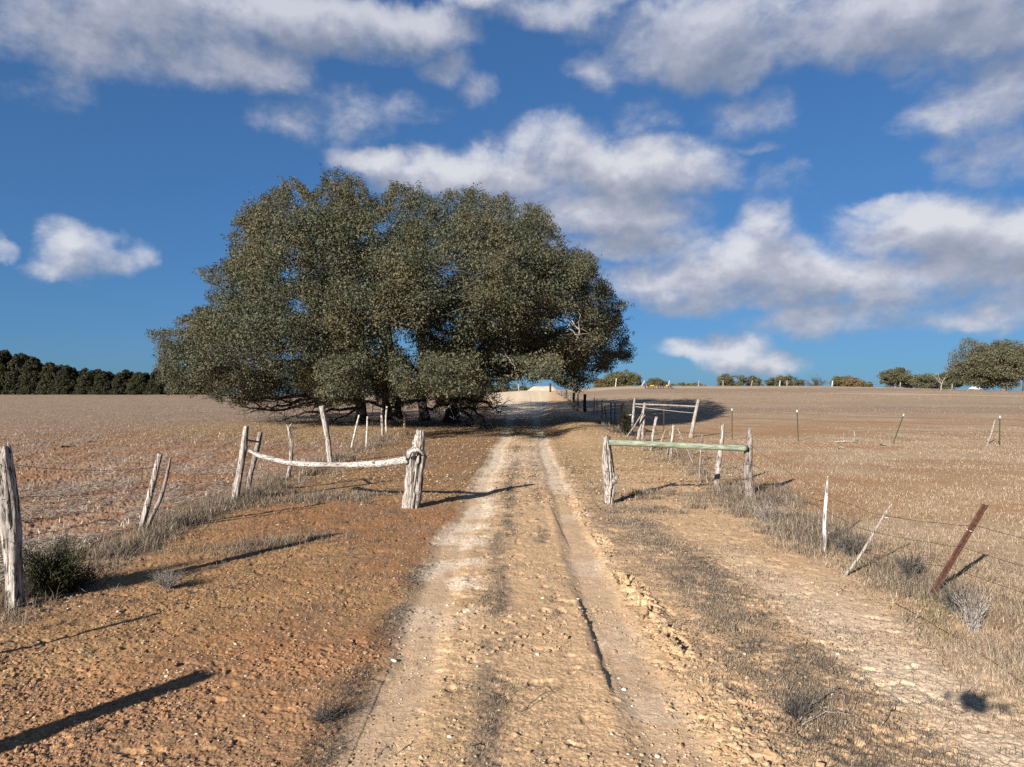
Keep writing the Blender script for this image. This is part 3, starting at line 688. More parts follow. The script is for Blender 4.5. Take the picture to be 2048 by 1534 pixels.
# ------------------------------------------------------------------ distant trees
def far_tree(name, label, cat, c0, c1, rtop, y, kind='oak', group=None, base=None, gaps=.34, seed=0, trunk_c=None, nleaf=1.0):
    """a broad tree seen between columns c0..c1, its top at rtop, standing on the ground at distance y"""
    cc = (c0+c1)/2 if trunk_c is None else trunk_c
    a, _ = ray(cc, 780); x = a*y; z0 = float(gz(x, y)); root = empty(name, (x, y, z0)); tag(root, label, cat, group)
    L = ray(c0, 780)[0]*y-x; Rr = ray(c1, 780)[0]*y-x; top = Pt(cc, rtop, y).z-z0; top = max(top, 1.0)
    m = (L+Rr)/2; hw = (Rr-L)/2
    n = int(np.clip(hw*top*8.5, 40, 620))
    d = rng.normal(size=(n, 3)); d /= np.linalg.norm(d, axis=1)[:, None]; d *= (rng.random(n)**.4)[:, None]
    low = .06 if kind in ('bush', 'oak_low') else .13
    C = np.stack([m+d[:, 0]*hw*.97, d[:, 1]*hw*.8, top*(low+.42)+d[:, 2]*top*.5*(1-low*.4)], 1)
    if kind == 'cedar':
        n = n*3; h = rng.random(n)**1.15; an = rng.random(n)*6.28; rr = (1-h)**.4*hw*(.3+.7*rng.random(n))*1.15
        C = np.stack([m+rr*np.cos(an), rr*np.sin(an), top*(.04+.94*h)], 1)
    C[:, 2] *= 1+.22*(fbm(C[:, 0]+x, C[:, 1]+seed, .45, 2, 7)-.5)
    g = fbm(C[:, 0]+x, C[:, 2]+C[:, 1]*.5, .55, 3, 19+seed)
    if kind not in ('bare', 'cedar'): C = C[(g > gaps) | (C[:, 2] > top*.9)]
    C[:, 2] = np.maximum(C[:, 2], .35)
    mt = {'oak': M_leaf2, 'oak_low': M_leaf2, 'bush': M_leafr, 'cedar': M_cedar}.get(kind)
    rad = (.12*min(hw, top)+.35)*(.6+.7*rng.random(len(C)))
    if kind == 'cedar': rad = (.18+.3*(1-C[:, 2]/top))*(.7+.6*rng.random(len(C)))*1.2
    if mt:
        b = MB(); leafmesh(b, C, rad, int(105*nleaf), .26 if kind != 'cedar' else .2, .7 if kind != 'cedar' else 1.1); b.build('crown', mt, root, smooth=False)
    t = MB(); tr = .035*top+.08; th = top*(.5 if kind != 'cedar' else .8)
    t.tube(wig([(0, 0, -.2), (0.05, 0, th*.3), (m*.3, 0, th*.7), (m*.5, 0, th)], .04), [tr*1.3, tr, tr*.8, tr*.5], 8); t.build('trunk', M_grey if kind != 'bare' else M_twig, root)
    if kind != 'cedar':
        t = MB()
        for k in range(9 if kind != 'bare' else 34):
            c = C[rng.integers(len(C))]; a0 = np.array([m*.2, 0, th*(.35+.5*rng.random())]); md = (a0+c)/2+np.array([0, 0, .08*top])
            pa = wig(bez(a0, md, c, 7), .05*top/4); t.tube(pa, np.linspace(tr*.45, .03, 7), 5)
            if kind == 'bare':
                for _ in range(9):
                    f = pa[rng.integers(3, 7)]; e = f+rng.normal(size=3)*np.array([.6, .6, .5])*top*.16+np.array([0, 0, .1*top]); t.tube(bez(f, (f+e)/2, e, 4), np.linspace(.03, .012, 4), 3, cap=False)
        t.build('branches', M_grey if kind != 'bare' else M_twig, root)
    return root
GT = 'trees along the far edge of the pasture'
far_tree('live_oak', 'large round oak with a pale trunk at the far right edge of the pasture', 'tree', 1900, 2066, 687, 118, 'oak', seed=1, gaps=.34, trunk_c=2007)
far_tree('live_oak', 'olive green bushy rounded tree just right of the great oak', 'tree', 1207, 1284, 741, 142, 'bush', GT, gaps=.3, seed=2)
far_tree('small_tree', 'small reddish brown tree at the left foot of the olive bushy tree', 'tree', 1184, 1214, 757, 140, 'bush', GT, seed=3)
far_tree('live_oak', 'low dark tree with a ragged peak behind the yellow and rust farm implement', 'tree', 1286, 1356, 757, 150, 'oak_low', GT, seed=4)
far_tree('small_tree', 'lowest and flattest green thicket tree on the pasture skyline', 'tree', 1354, 1418, 765, 150, 'oak_low', GT, seed=5)
far_tree('live_oak', 'wide dark double-domed oak on the skyline near the middle of the pasture', 'tree', 1430, 1492, 748, 150, 'oak_low', GT, seed=6)
far_tree('live_oak', 'lower dark oak merging with the right side of the double-domed oak', 'tree', 1482, 1530, 753, 152, 'oak_low', GT, seed=7)
far_tree('live_oak', 'dark oak with a pointed top, left neighbour of the leafless grey tree', 'tree', 1530, 1608, 750, 150, 'oak_low', GT, seed=8)
far_tree('bare_tree', 'leafless grey tree beside the round dense tree on the skyline', 'tree', 1600, 1664, 752, 150, 'bare', GT, seed=9)
far_tree('live_oak', 'dense round dome-shaped green tree standing alone on the skyline', 'tree', 1666, 1726, 751, 142, 'bush', GT, gaps=.25, seed=10)
far_tree('small_tree', 'little bush at the right foot of the dome-shaped tree', 'tree', 1722, 1743, 764, 142, 'bush', GT, seed=11)
far_tree('live_oak', 'open-crowned oak showing sky through it, left end of the right-hand clump', 'tree', 1757, 1824, 738, 135, 'oak', GT, gaps=.46, seed=12)
far_tree('live_oak', 'dark oak in the middle of the right-hand clump', 'tree', 1808, 1872, 746, 134, 'oak_low', GT, seed=13)
far_tree('live_oak', 'dark oak directly behind the white dead tree', 'tree', 1858, 1926, 744, 136, 'oak_low', GT, seed=14)
far_tree('bare_tree', 'leafless tree rising behind the large round oak at the right edge', 'tree', 2015, 2085, 684, 135, 'bare', GT, seed=15)
far_tree('live_oak', 'dark oak seen under the great oak, beyond the top of the track', 'tree', 1018, 1060, 768, 150, 'oak_low', GT, seed=16)
far_tree('small_tree', 'small dark tree between the pale mound and the oak beyond the track', 'tree', 1056, 1078, 773, 152, 'oak_low', GT, seed=17)
far_tree('small_tree', 'dark tree beyond the track, mostly hidden by the great oak', 'tree', 975, 1025, 770, 152, 'oak_low', GT, seed=18)

# cedar wood along the left field: four trees of different build, then copies
protos = []
for k, (w, h) in enumerate(((3.6, 6.6), (3.0, 5.6), (4.2, 6.0), (3.2, 5.0))):
    c = 100; y = 122; px_w = w/y*F
    protos.append(far_tree('cedar_tree', 'tmp', 'tree', c-px_w/2, c+px_w/2, 785-h/y*F, y, 'cedar', seed=30+k, nleaf=1.1))
LC = 'dark green cedar, one of the dense row of cedars behind the stubble field'
tops = [(-60, 708), (0, 712), (60, 717), (90, 730), (130, 737), (200, 745), (330, 750), (520, 752)]
col = -70.0; i = 0
while col < 400:
    y = 121+(i % 3)*2.2+rng.random(); a, _ = ray(col, 788); x = a*y; z = float(gz(x, y))
    rt = np.interp(col, [t[0] for t in tops], [t[1] for t in tops])+rng.normal()*3.0-(6 if rng.random() < .15 else 0)
    h = Pt(col, rt, y).z-z; k = i % 4
    o = protos[k] if i < 4 else copy_tree(protos[k])
    o.location = (x, y, z); o.rotation_euler = (0, 0, rng.random()*6.28); s = h/((6.6, 5.6, 6.0, 5.0)[k]); o.scale = (max(s, .85)*1.05, max(s, .85)*1.05, s)
    tag(o, 'dark cedar at the taller left end of the cedar row behind the stubble field' if col < 85 else 'dark cedar in the lower right part of the cedar row, nearer the great oak', 'tree', 'cedars behind the stubble field'); col += 9+rng.random()*5; i += 1

# white dead tree
r_ = empty('dead_tree', tuple(G(1882, 781, 60)))
tag(r_, 'bleached white dead tree forking in a Y in front of the dark oaks', 'tree')
y = r_.location.y-2.0; r_.location = (ray(1882, 780)[0]*y, y, float(gz(ray(1882, 780)[0]*y, y)))
base = Vector(r_.location)
m = MB().tube(wig([base+Vector((0, 0, -.1)), base+Vector((.05, 0, .7)), base+Vector((.1, 0, 1.0))], .02), [.12, .09, .07], 8); rehang(m.build('trunk', M_dead), r_)
for dx, dz in ((-.85, 2.0), (.75, 2.2), (-.35, 2.3), (.45, 1.6)):
    e = base+Vector((dx, 0, dz)); p = wig(bez(base+Vector((.08, 0, .9)), base+Vector((dx*.35, 0, 1.3)), e, 7), .05)
    m = MB().tube(p, np.linspace(.055, .022, 7), 6)
    for _ in range(3):
        f = p[rng.integers(3, 7)]; g_ = f+np.array([rng.normal()*.35, rng.normal()*.2, .35]); m.tube(bez(f, (f+g_)/2, g_, 4), np.linspace(.04, .02, 4), 4)
    rehang(m.build('branch', M_dead), r_)

# ------------------------------------------------------------------ posts, rails, wires
def box(b, c, s, rot=None):
    c = np.array(c, float); s = np.array(s, float)/2
    v = np.array([(i, j, k) for i in (-1, 1) for j in (-1, 1) for k in (-1, 1)], float)*s
    if rot is not None: v = v@np.array(rot).T
    return b.add(v+c, [(0, 1, 3, 2), (4, 6, 7, 5), (0, 4, 5, 1), (2, 3, 7, 6), (0, 2, 6, 4), (1, 5, 7, 3)])
def gnarl(b, path, rad, seg=18, rings=34, ridge=.16, seed=1, cracks=(), knots=(), squash=1.0, topcut=.25, below=.15):
    """a rough split cedar post: ridged, knotted, cracked; path = list of Vector, rad = radii along it"""
    p = np.array([tuple(q) for q in path], float)
    if below: d = p[0]-p[1]; d /= np.linalg.norm(d); p = np.vstack([p[0]+d*below, p]); rad = [rad[0]]+list(rad)
    L = np.concatenate([[0], np.cumsum(np.linalg.norm(np.diff(p, axis=0), axis=1))]); t = np.linspace(0, L[-1], rings)
    c = np.stack([np.interp(t, L, p[:, k]) for k in range(3)], 1)
    for _ in range(3): c[1:-1] = (c[:-2]+2*c[1:-1]+c[2:])/4
    rr = np.interp(t, L, rad); tg = np.gradient(c, axis=0); tg /= np.linalg.norm(tg, axis=1)[:, None]
    horiz = abs(tg[0][2]) < .6
    ref = np.array([0, 0, 1.]) if horiz else np.array([1., 0, 0])
    u = ref-tg*(tg@ref)[:, None]; u /= np.linalg.norm(u, axis=1)[:, None]; w = np.cross(tg, u)
    an = np.arange(seg)*2*math.pi/seg; tt = t/L[-1]
    A, Tm = np.meshgrid(an, tt); ca, sa = np.cos(A), np.sin(A)
    n1 = fbm(ca*2.2+seed*3.3, sa*2.2+Tm*1.6, 1.0, 4, seed)-.5; n2 = fbm(ca*5+seed, sa*5+Tm*3.0, 1.0, 3, seed+5)-.5
    n3 = fbm(Tm*9+ca*.8, sa*.8+seed, 1.0, 2, seed+9)-.5
    k = 1+ridge*(2.6*n1+2.6*n2+1.1*n3)
    for (ang, w_, t0, t1, dep) in cracks:
        dd = np.abs((A-ang+math.pi) % (2*math.pi)-math.pi); k -= dep*np.exp(-(dd/w_)**2)*ss(Tm, t0-.04, t0+.03)*(1-ss(Tm, t1-.03, t1+.04))
    for (ang, tk, wa, wt, hgt) in knots:
        dd = np.abs((A-ang+math.pi) % (2*math.pi)-math.pi); k += hgt*np.exp(-(dd/wa)**2-((Tm-tk)/wt)**2)
    Rm = rr[:, None]*np.clip(k, .15, 3)
    V = c[:, None, :]+Rm[..., None]*(ca[..., None]*u[:, None, :]+squash*sa[..., None]*w[:, None, :])
    jag = topcut*rr[-1]*(fbm(ca[-1]*2, sa[-1]*2, 1.3, 2, seed+20)-.4)*4
    V[-1] += tg[-1]*jag[:, None]
    V = np.concatenate([V, (c[-1]+(V[-1]-c[-1])*.55-tg[-1]*rr[-1]*.12)[None], (c[-1]+(V[-1]-c[-1])*.02-tg[-1]*rr[-1]*.2)[None]], 0); n = rings+2
    i, j = np.meshgrid(np.arange(n-1), np.arange(seg), indexing='ij'); j2 = (j+1) % seg
    b.add(V.reshape(-1, 3), np.stack([i*seg+j, i*seg+j2, (i+1)*seg+j2, (i+1)*seg+j], -1).reshape(-1, 4)); return c
def post_px(pts, w, mt, root, dy=0.0, name='post', label=None, seed=None, y=None, ridge=.14, squash=1, **kw):
    """pts = pixels from foot to tip, the foot on the ground; w = widths in px"""
    base = G(*pts[0]) if y is None else Pt(*pts[0], y)
    y0 = base.y; n = len(pts)
    P_ = [base]+[Pt(c, r, y0+dy*(k+1)/(n-1)) for k, (c, r) in enumerate(pts[1:])]
    w = [w]*n if not hasattr(w, '__len__') else w
    if len(w) != n: w = list(np.interp(np.linspace(0, 1, n), np.linspace(0, 1, len(w)), w))
    rad = [q/F*y0*.5 for q in w]
    if n == 2:
        md = (P_[0]+P_[1])/2+Vector((rng.normal()*.02, rng.normal()*.02, 0)); P_ = [P_[0], md, P_[1]]; rad = [rad[0], (rad[0]+rad[1])/2, rad[1]]
    b = MB(); big = y0 < 22
    gnarl(b, P_, rad, seg=26 if big else 10, rings=46 if big else 14, ridge=ridge, seed=seed or int(rng.integers(1, 60)), squash=squash, **kw)
    o = b.build(name, mt)
    if label: o['label'] = label
    rehang(o, root); return P_, rad
def along(P_, f):
    k = f*(len(P_)-1); i = min(int(k), len(P_)-2); return P_[i].lerp(P_[i+1], k-i)
def wire(root, pts, r=.0022, sag=.03, name='wire', barbs=True, mt=None):
    b = MB(); out = []
    for a, c in zip(pts[:-1], pts[1:]):
        d = (c-a).length; s = sag*d*(.5+rng.random()); n = 9
        for k in range(n):
            t = k/(n-1)
            if k == 0 and out: continue
            q = a.lerp(c, t); q.z -= 4*s*t*(1-t)*.5; out.append(q+Vector((0, rng.normal()*.004, rng.normal()*.004)))
    b.tube(out, r, 4)
    if barbs:
        for a, c in zip(out[:-1], out[1:]):
            d = (c-a).length; m = max(1, int(d/.13))
            for k in range(m):
                q = a.lerp(c, (k+.5)/m); v = Vector(rng.normal(size=3)); v.normalize(); v *= .014
                b.tube([q-v, q+v], r*.7, 3, cap=False)
    rehang(b.build(name, mt or M_wire), root)
def t_post(root, base_px, top_px, dy=0, tip=.09, label=None):
    B = G(*base_px); T_ = Pt(*top_px, B.y+dy); b = MB(); d = (T_-B).normalized(); sx = d.cross(Vector((0, 1, 0))).normalized(); sy = d.cross(sx)
    def prism(p0, p1, hw, hd, mt, nm):
        v = []
        for p in (p0, p1):
            for q, r in ((-hw, 0), (hw, 0), (hw, hd*.3), (hd*.15, hd*.3), (hd*.15, hd), (-hd*.15, hd), (-hd*.15, hd*.3), (-hw, hd*.3)): v.append(tuple(p+sx*q+sy*r))
        b_ = MB(); qd = [(k, (k+1) % 8, 8+(k+1) % 8, 8+k) for k in range(8)]; b_.add(v, qd+[(8, 9, 10, 15), (11, 12, 13, 14), (15, 10, 11, 14), (7, 2, 1, 0), (6, 5, 4, 3), (7, 6, 3, 2)])
        for k in np.arange(.1, (p1-p0).length-.02, .054):
            if nm == 'shaft': box(b_, p0+d*k-sy*.006, (.012, .014, .010))
        o = b_.build(nm, mt, smooth=False); rehang(o, root); return o
    cut = T_-d*tip
    prism(B-d*.2, cut, .018, .03, M_tgreen, 'shaft'); prism(cut, T_, .0195, .032, M_twhite, 'white_tip')
    return B, T_
def start(name, px, label, cat, group=None):
    o = empty(name, tuple(G(*px))); return tag(o, label, cat, group)
V3 = Vector

# left roadside fence -------------------------------------------------
r_ = start('wire_fence', (32, 1210), 'old barbed wire fence of leaning grey cedar posts along the stubble field', 'fence')
PA, _ = post_px([(31, 1214), (28, 1130), (21, 1030), (13, 950), (4, 896)], [32, 31, 33, 30, 24], M_wood, r_, label='thick gnarled pale cedar post at the left edge', seed=4, ridge=.26, cracks=((3.9, .16, .1, .55, .5), (4.9, .12, .45, .95, .45), (4.4, .1, .2, .4, .35)), knots=((4.2, .62, .5, .03, .3), (5.2, .3, .4, .03, .28), (4.8, .93, .9, .03, .3)))
PB, _ = post_px([(282, 1062), (300, 990), (320, 908)], [11, 11.5, 10], M_wood, r_, label='straight leaning stick post, left of a crooked one', seed=5)
PC, _ = post_px([(292, 1064), (303, 1035), (322, 995), (333, 955), (341, 915)], [9, 8, 8, 6.5, 4], M_grey, r_, label='thin crooked stick post', seed=6)
PD, _ = post_px([(576, 955), (582, 920), (583, 885), (577, 852)], [8, 7.5, 7, 6], M_wood, r_, label='thin crooked post with a forked top', seed=7)
f = PD[-1]; b = MB().tube([f-V3((0, 0, .06)), f+V3((.05, 0, .02)), f+V3((.09, 0, .07))], [.03, .022, .012], 8).tube([f-V3((0, 0, .04)), f+V3((-.05, 0, .03))], [.03, .012], 8); o = b.build('fork', M_wood); rehang(o, r_)
PE, _ = post_px([(660, 926), (656, 880), (650, 845), (644, 813)], [10.5, 10, 10.5, 11], M_wood, r_, label='tall thick post leaning left under the great oak', seed=8)
PF, _ = post_px([(703, 895), (711, 860), (718, 830)], [4, 4, 3.5], M_white, r_)
PG, _ = post_px([(732, 897), (734, 865), (735, 833)], [4, 4, 3.5], M_white, r_)
PH, _ = post_px([(766, 875), (764, 845), (763, 817)], [5.5, 5, 5], M_wood, r_)
PI_, _ = post_px([(773, 864), (771, 840), (774, 813)], [4, 3.5, 4], M_white, r_)
PJ, _ = post_px([(809, 856), (809, 840), (808, 823)], [5, 5, 4], M_tan, r_, label='short tan stake in the shade')
tb, tt = t_post(r_, (745, 858), (745.5, 808))
PK = [V3((-4.76, 1.25, 0)), V3((-4.74, 1.25, .85)), V3((-4.72, 1.25, 1.62))]
b = MB(); gnarl(b, PK, [.10, .095, .085], seg=20, ridge=.12, seed=9); rehang(b.build('post', M_wood), r_)
PM = [V3((-5.6, 2.85, 0)), V3((-5.62, 2.9, .8)), V3((-5.55, 2.9, 1.5))]
b = MB(); gnarl(b, PM, [.035, .032, .03], seg=12, ridge=.1, seed=10); rehang(b.build('post', M_wood), r_)
for h in (.38, .60, .84): wire(r_, [along(PK, h), along(PA, h*1.02), along(PB, h), along(PC, h)])
BRL = [G(470, 1003), Pt(493, 853, G(470, 1003).y)]
for h in (.42, .66): wire(r_, [along(PC, h), BRL[0].lerp(BRL[1], h), along(PD, h), along(PE, h), along(PF, h), along(PG, h), tb.lerp(tt, h), along(PH, h)])
wire(r_, [along(PC, .88), BRL[0].lerp(BRL[1], .9), along(PD, .9), along(PE, .85)])
for (c, r, c2, r2) in ((193, 1105, 228, 965), (352, 1040, 378, 968), (628, 990, 627, 938)):
    B_ = G(c, r); q = [B_, Pt((c+c2)/2+6, (r+r2)/2, B_.y), Pt(c2, r2, B_.y)]; rehang(MB().tube(wig(q, .006), .004, 5).build('wire_stay', M_rust), r_)
# left log brace -------------------------------------------------------
r_ = start('gate_brace', (824, 1014), 'gnarled wooden gatepost braced by a sagging pale log rail, left of the track', 'fence brace', 'gate braces either side of the track')
post_px([(470, 1004), (480, 945), (488, 900), (493, 853)], [14, 12.5, 12, 9], M_wood, r_, label='rough leaning post at the outer end of the rail', seed=11, ridge=.2, cracks=((4.4, .15, .3, .7, .4),), knots=((6, .75, .4, .03, .4), (3, .3, .5, .03, .35)))
post_px([(495, 988), (501, 950), (512, 905), (521, 864)], [9.5, 9, 9.5, 8.5], M_grey, r_, label='thinner post leaning just inside the outer one', seed=12)
yg = G(824, 1014).y; yo = G(470, 1004).y
gp = [G(822, 1014), Pt(826, 985, yg), Pt(829, 950, yg), Pt(832, 925, yg), Pt(834, 905, yg), Pt(837, 895, yg), Pt(839, 880, yg), Pt(841, 861, yg)]
b = MB(); gnarl(b, gp, [.5*q/F*yg for q in (34, 33, 33, 35, 32, 22, 20, 15)], seg=44, rings=80, ridge=.20, seed=14, cracks=((4.35, .10, .02, .36, .50), (4.75, .13, .05, .78, .55), (5.15, .12, .3, .62, .45), (4.5, .2, .56, .74, .50), (5.4, .16, .0, .8, .35)), knots=((3.4, .72, .5, .04, .30), (0, .70, .4, .03, .25), (4.6, .93, 1.2, .02, .2), (3.6, .85, .5, .03, .3)))
o = b.build('gatepost', M_wood); o['label'] = 'thick cracked grey gatepost with a narrow top'; rehang(o, r_)
rl = [Pt(497, 900, yo-.1), Pt(517, 911, yo-.1), Pt(576, 926, yo-.2), Pt(634, 930, yo-.4), Pt(693, 930, yg+.35), Pt(766, 927, yg+.1), Pt(816, 919, yg-.12)]
b = MB(); gnarl(b, rl, [.5*q/F*12.3 for q in (7, 10, 11, 11, 11.5, 13, 15)], seg=20, rings=60, ridge=.14, seed=15, below=0, cracks=((4.6, .12, .1, .5, .3), (1.2, .12, .4, .9, .3)))
rehang(b.build('rail', M_railw), r_)
# bleached slab bent over the gatepost where the rail ends, and a bit of chain
b = MB(); gnarl(b, [Pt(817, 915, yg-.2), Pt(822, 903, yg-.24), Pt(831, 899, yg-.26), Pt(841, 901, yg-.24), Pt(847, 909, yg-.18)], [.02, .034, .04, .035, .02], seg=12, rings=24, ridge=.2, seed=16, below=0); rehang(b.build('bent_slab', M_white), r_)
b = MB()
for k in range(9):
    q = Pt(823+k*3.1, 898-3*math.sin(k*.5)+k*.4, yg-.27); an = np.linspace(0, 2*math.pi, 9)
    b.tube([q+V3((.018*math.cos(a), .01*math.sin(a)*(k % 2), .014*math.sin(a))) for a in an], .0035, 4, cap=False)
rehang(b.build('chain', M_wire), r_)
b = MB().tube([Pt(489, 879, yo), Pt(505, 882, yo+.4), Pt(518, 884, yo+.9)], [.022, .02, .018], 8); rehang(b.build('spacer_stick', M_grey), r_)
for rr_ in (0.33, .12):
    wire(r_, [Pt(829, 1014-155*rr_, yg-.15), Pt(846, 1010-150*rr_, yg+.1), Pt(840, 1008-150*rr_, yg+.3)], sag=0, barbs=False)
for h_, sg in ((.5, .01), (.25, .015)):
    a_ = BRL[0].lerp(BRL[1], h_); c_ = gp[0].lerp(gp[-1], h_*.9); wire(r_, [a_, c_], sag=sg, r=.002)

# right brace with the green pole --------------------------------------
r_ = start('gate_brace', (1218, 1006), 'two grey posts joined by a straight greenish pole, right of the track', 'fence brace', 'gate braces either side of the track')
yl = G(1218, 1006).y; yr_ = G(1500, 998).y
gp = [G(1218, 1007), Pt(1220, 975, yl), Pt(1218, 945, yl), Pt(1215, 915, yl), Pt(1213, 893, yl), Pt(1212, 873, yl)]
b = MB(); gnarl(b, gp, [.5*q/F*yl for q in (17, 20, 23, 19, 15, 15)], seg=40, rings=70, ridge=.24, seed=22, cracks=((4.7, .14, .35, .9, .55), (5.3, .16, .2, .65, .55), (4.2, .1, .05, .5, .35), (5.0, .1, .0, .3, .4)), knots=((4.4, .5, .3, .12, .3), (5.9, .42, .3, .06, .3)))
o = b.build('post', M_wood); o['label'] = 'twisted cracked post next to the track with a burl on its side'; rehang(o, r_)
q = Pt(1224, 968, yl-.05); b = MB(); gnarl(b, [q, Pt(1228, 962, yl-.06), Pt(1233, 955, yl-.06), Pt(1238, 953, yl-.05)], [.03, .06, .035, .008], seg=14, rings=20, ridge=.15, seed=23, below=.03); rehang(b.build('burl', M_wood), r_)
gp2 = [G(1501, 1000), Pt(1498, 975, yr_), Pt(1495, 940, yr_), Pt(1496, 905, yr_), Pt(1498, 880, yr_), Pt(1499, 858, yr_)]
b = MB(); gnarl(b, gp2, [.5*q/F*yr_ for q in (23, 16, 17, 16, 11, 8)], seg=36, rings=60, ridge=.18, seed=24, cracks=((4.4, .12, .1, .6, .35),), knots=((4.0, .6, .4, .03, .35), (5.6, .86, .4, .03, .5)), topcut=.7)
o = b.build('post', M_grey); o['label'] = 'splintered post at the field end of the green pole'; rehang(o, r_)
ra, rb = Pt(1216, 885, yl-.03), Pt(1493, 897, yr_-.10)
b = MB(); gnarl(b, [ra, ra.lerp(rb, .3)+V3((0, 0, .005)), ra.lerp(rb, .7), rb], [.052, .054, .056, .058], seg=20, rings=40, ridge=.025, seed=25, below=0, topcut=.05); rehang(b.build('pole', M_pole), r_)
for f_, w_ in ((.75, .012), (.5, .01), (.3, .012), (.15, .01)):
    c = gp2[0].lerp(gp2[-1], f_); an = np.linspace(0, 2*math.pi, 13); rad = .095 if f_ < .7 else .08
    rehang(MB().tube([c+V3((rad*math.cos(a), rad*math.sin(a), .03*math.sin(a*1.0+f_*9))) for a in an], .003, 4).build('wire_wrap', M_wire), r_)
    if f_ < .7:
        c = gp[0].lerp(gp[-1], f_); rehang(MB().tube([c+V3((.10*math.cos(a), .10*math.sin(a), .02*math.sin(a))) for a in an], .003, 4).build('wire_wrap', M_wire), r_)
        wire(r_, [c+V3((.07, 0, 0)), gp2[0].lerp(gp2[-1], f_)], sag=.02)

# right fence, near strand ---------------------------------------------
r_ = start('wire_fence', (1649, 1100), 'barbed wire fence with two bleached stakes and a rusty steel post right of the track', 'fence')
PU, _ = post_px([(1649, 1104), (1649, 1050), (1652, 1000), (1655.5, 952)], [7, 7.5, 6.5, 2.0], M_white, r_, label='bleached upright stake with a pointed tip', seed=31, ridge=.10, topcut=0)
PV, _ = post_px([(1688, 1153), (1718, 1115), (1744, 1072), (1765, 1035), (1784, 1007)], [6, 5.5, 4.5, 4, 3.2], M_dead, r_, label='thin bleached stick leaning far to the right', seed=32, ridge=.08, dy=-.2)
q = PV[-2]; rehang(MB().tube([q, q+V3((.05, 0, .0)), q+V3((.11, 0, -.035))], [.007, .005, .003], 5).build('side_twig', M_white), r_)
Bw = G(1862, 1190); Tw = Pt(1971, 1009, Bw.y-.45); d = (Tw-Bw).normalized(); sx = d.cross(V3((0, 1, 0))).normalized()*-1; sy = d.cross(sx); v = []
prof = [(-.030, 0), (-.022, -.014), (-.008, -.014), (-.004, -.006), (.004, -.006), (.008, -.014), (.022, -.014), (.030, 0), (.026, .004), (.010, -.002), (-.010, -.002), (-.026, .004)]
for t in np.linspace(-.15, 1, 24):
    p = Bw.lerp(Tw, t) if t >= 0 else Bw-d*.2
    for a_, c_ in prof: v.append(tuple(p+sx*a_+sy*c_))
n = len(prof); b = MB(); b.add(v, [(k*n+j, k*n+(j+1) % n, (k+1)*n+(j+1) % n, (k+1)*n+j) for k in range(23) for j in range(n)]+[(23*n+0, 23*n+1, 23*n+10, 23*n+11), (23*n+1, 23*n+2, 23*n+9, 23*n+10), (23*n+2, 23*n+3, 23*n+4, 23*n+9), (23*n+4, 23*n+5, 23*n+6, 23*n+9), (23*n+6, 23*n+7, 23*n+8, 23*n+9)])
o = b.build('steel_post', M_rust, smooth=False); o['label'] = 'rusty brown steel post leaning right'; rehang(o, r_)
c = Bw.lerp(Tw, .73); rehang(MB().tube([c+sx*-.034, c+sy*-.02, c+sx*.034, c+sy*.012, c+sx*-.034], .003, 4).build('wire_clip', M_twhite), r_)
PX_ = [V3((3.3, 3.4, 0)), V3((3.35, 3.4, .8)), V3((3.4, 3.4, 1.3))]; far_p = [V3((3.9, 2.2, 0)), V3((3.9, 2.2, .7)), V3((3.9, 2.2, 1.2))]
b = MB(); gnarl(b, far_p, [.05, .05, .045], seg=16, ridge=.12, seed=33); rehang(b.build('post', M_wood), r_)
wl = [gp2[0], gp2[-1]]
for h in (.32, .55, .78): wire(r_, [wl[0].lerp(wl[1], h), along(PU, h*.95), along(PV, h), Bw.lerp(Tw, h), far_p[0].lerp(far_p[2], h)+V3((1.2, 0, 0))], sag=.025, r=.0026)
fl = [(1790, 1210), (1837, 1235), (1890, 1268), (1930, 1290), (1985, 1330), (2046, 1372), (2110, 1410)]
wire(r_, [G(c, r)+V3((0, 0, .02)) for c, r in fl], sag=.0, r=.003)

# right fence going back along the track --------------------------------
r_ = start('wire_fence', (1341, 917), 'line of crooked weathered sticks following the right side of the track to the rise', 'fence')
seq = [([(1433, 976), (1437, 930), (1443, 890), (1446, 848)], [9, 10, 8, 5], M_wood, 'thick pale knobbly post behind the green pole'),
       ([(1399, 955), (1401, 910), (1405, 868)], [3, 2.6, 3.4], M_grey, None), ([(1388, 931), (1372, 893), (1356, 857)], [2.5, 2.5, 3.5], M_dead, 'thin stick leaning left'),
       ([(1341, 917), (1344, 885), (1347, 850)], [5.5, 6, 4.5], M_wood, None), ([(1334, 910), (1338, 885), (1341, 860)], [3, 2.6, 3], M_grey, None), ([(1321, 886), (1326, 872), (1331, 859)], [2.5, 2.4, 2.2], M_dead, None),
       ([(1301, 903), (1306, 868), (1313, 834)], [6.5, 6, 5.5], M_wood, 'crooked post with a splintered top'), ([(1284.5, 884), (1286, 855), (1289, 830)], [5, 5, 4.5], M_wood, None),
       ([(1275, 884), (1281, 850), (1290, 806)], [7.5, 6, 5.5], M_wood, 'tallest crooked post of the cluster'), ([(1244, 851), (1245, 830), (1246, 808)], [7, 7.2, 7], M_tan, 'round tan post beside the juniper sapling')]
tops_ = []
for pts, w, mt, lb in seq: P_, _ = post_px(pts, w, mt, r_, label=lb, ridge=.16); tops_.append(P_)
post_px([(1254, 873), (1270, 850), (1285, 826)], [2.6, 3.2, 2.8], M_grey, r_, name='leaning_stick', y=G(1275, 884).y-.3, below=.02)
B_ = G(1244, 851); rehang(MB().tube([Pt(1246, 830, B_.y), Pt(1262, 830, G(1263, 872).y)], .04, 8).build('short_rail', M_wood), r_)
q_ = [tops_[0], tops_[3], tops_[6], tops_[8], tops_[9]]
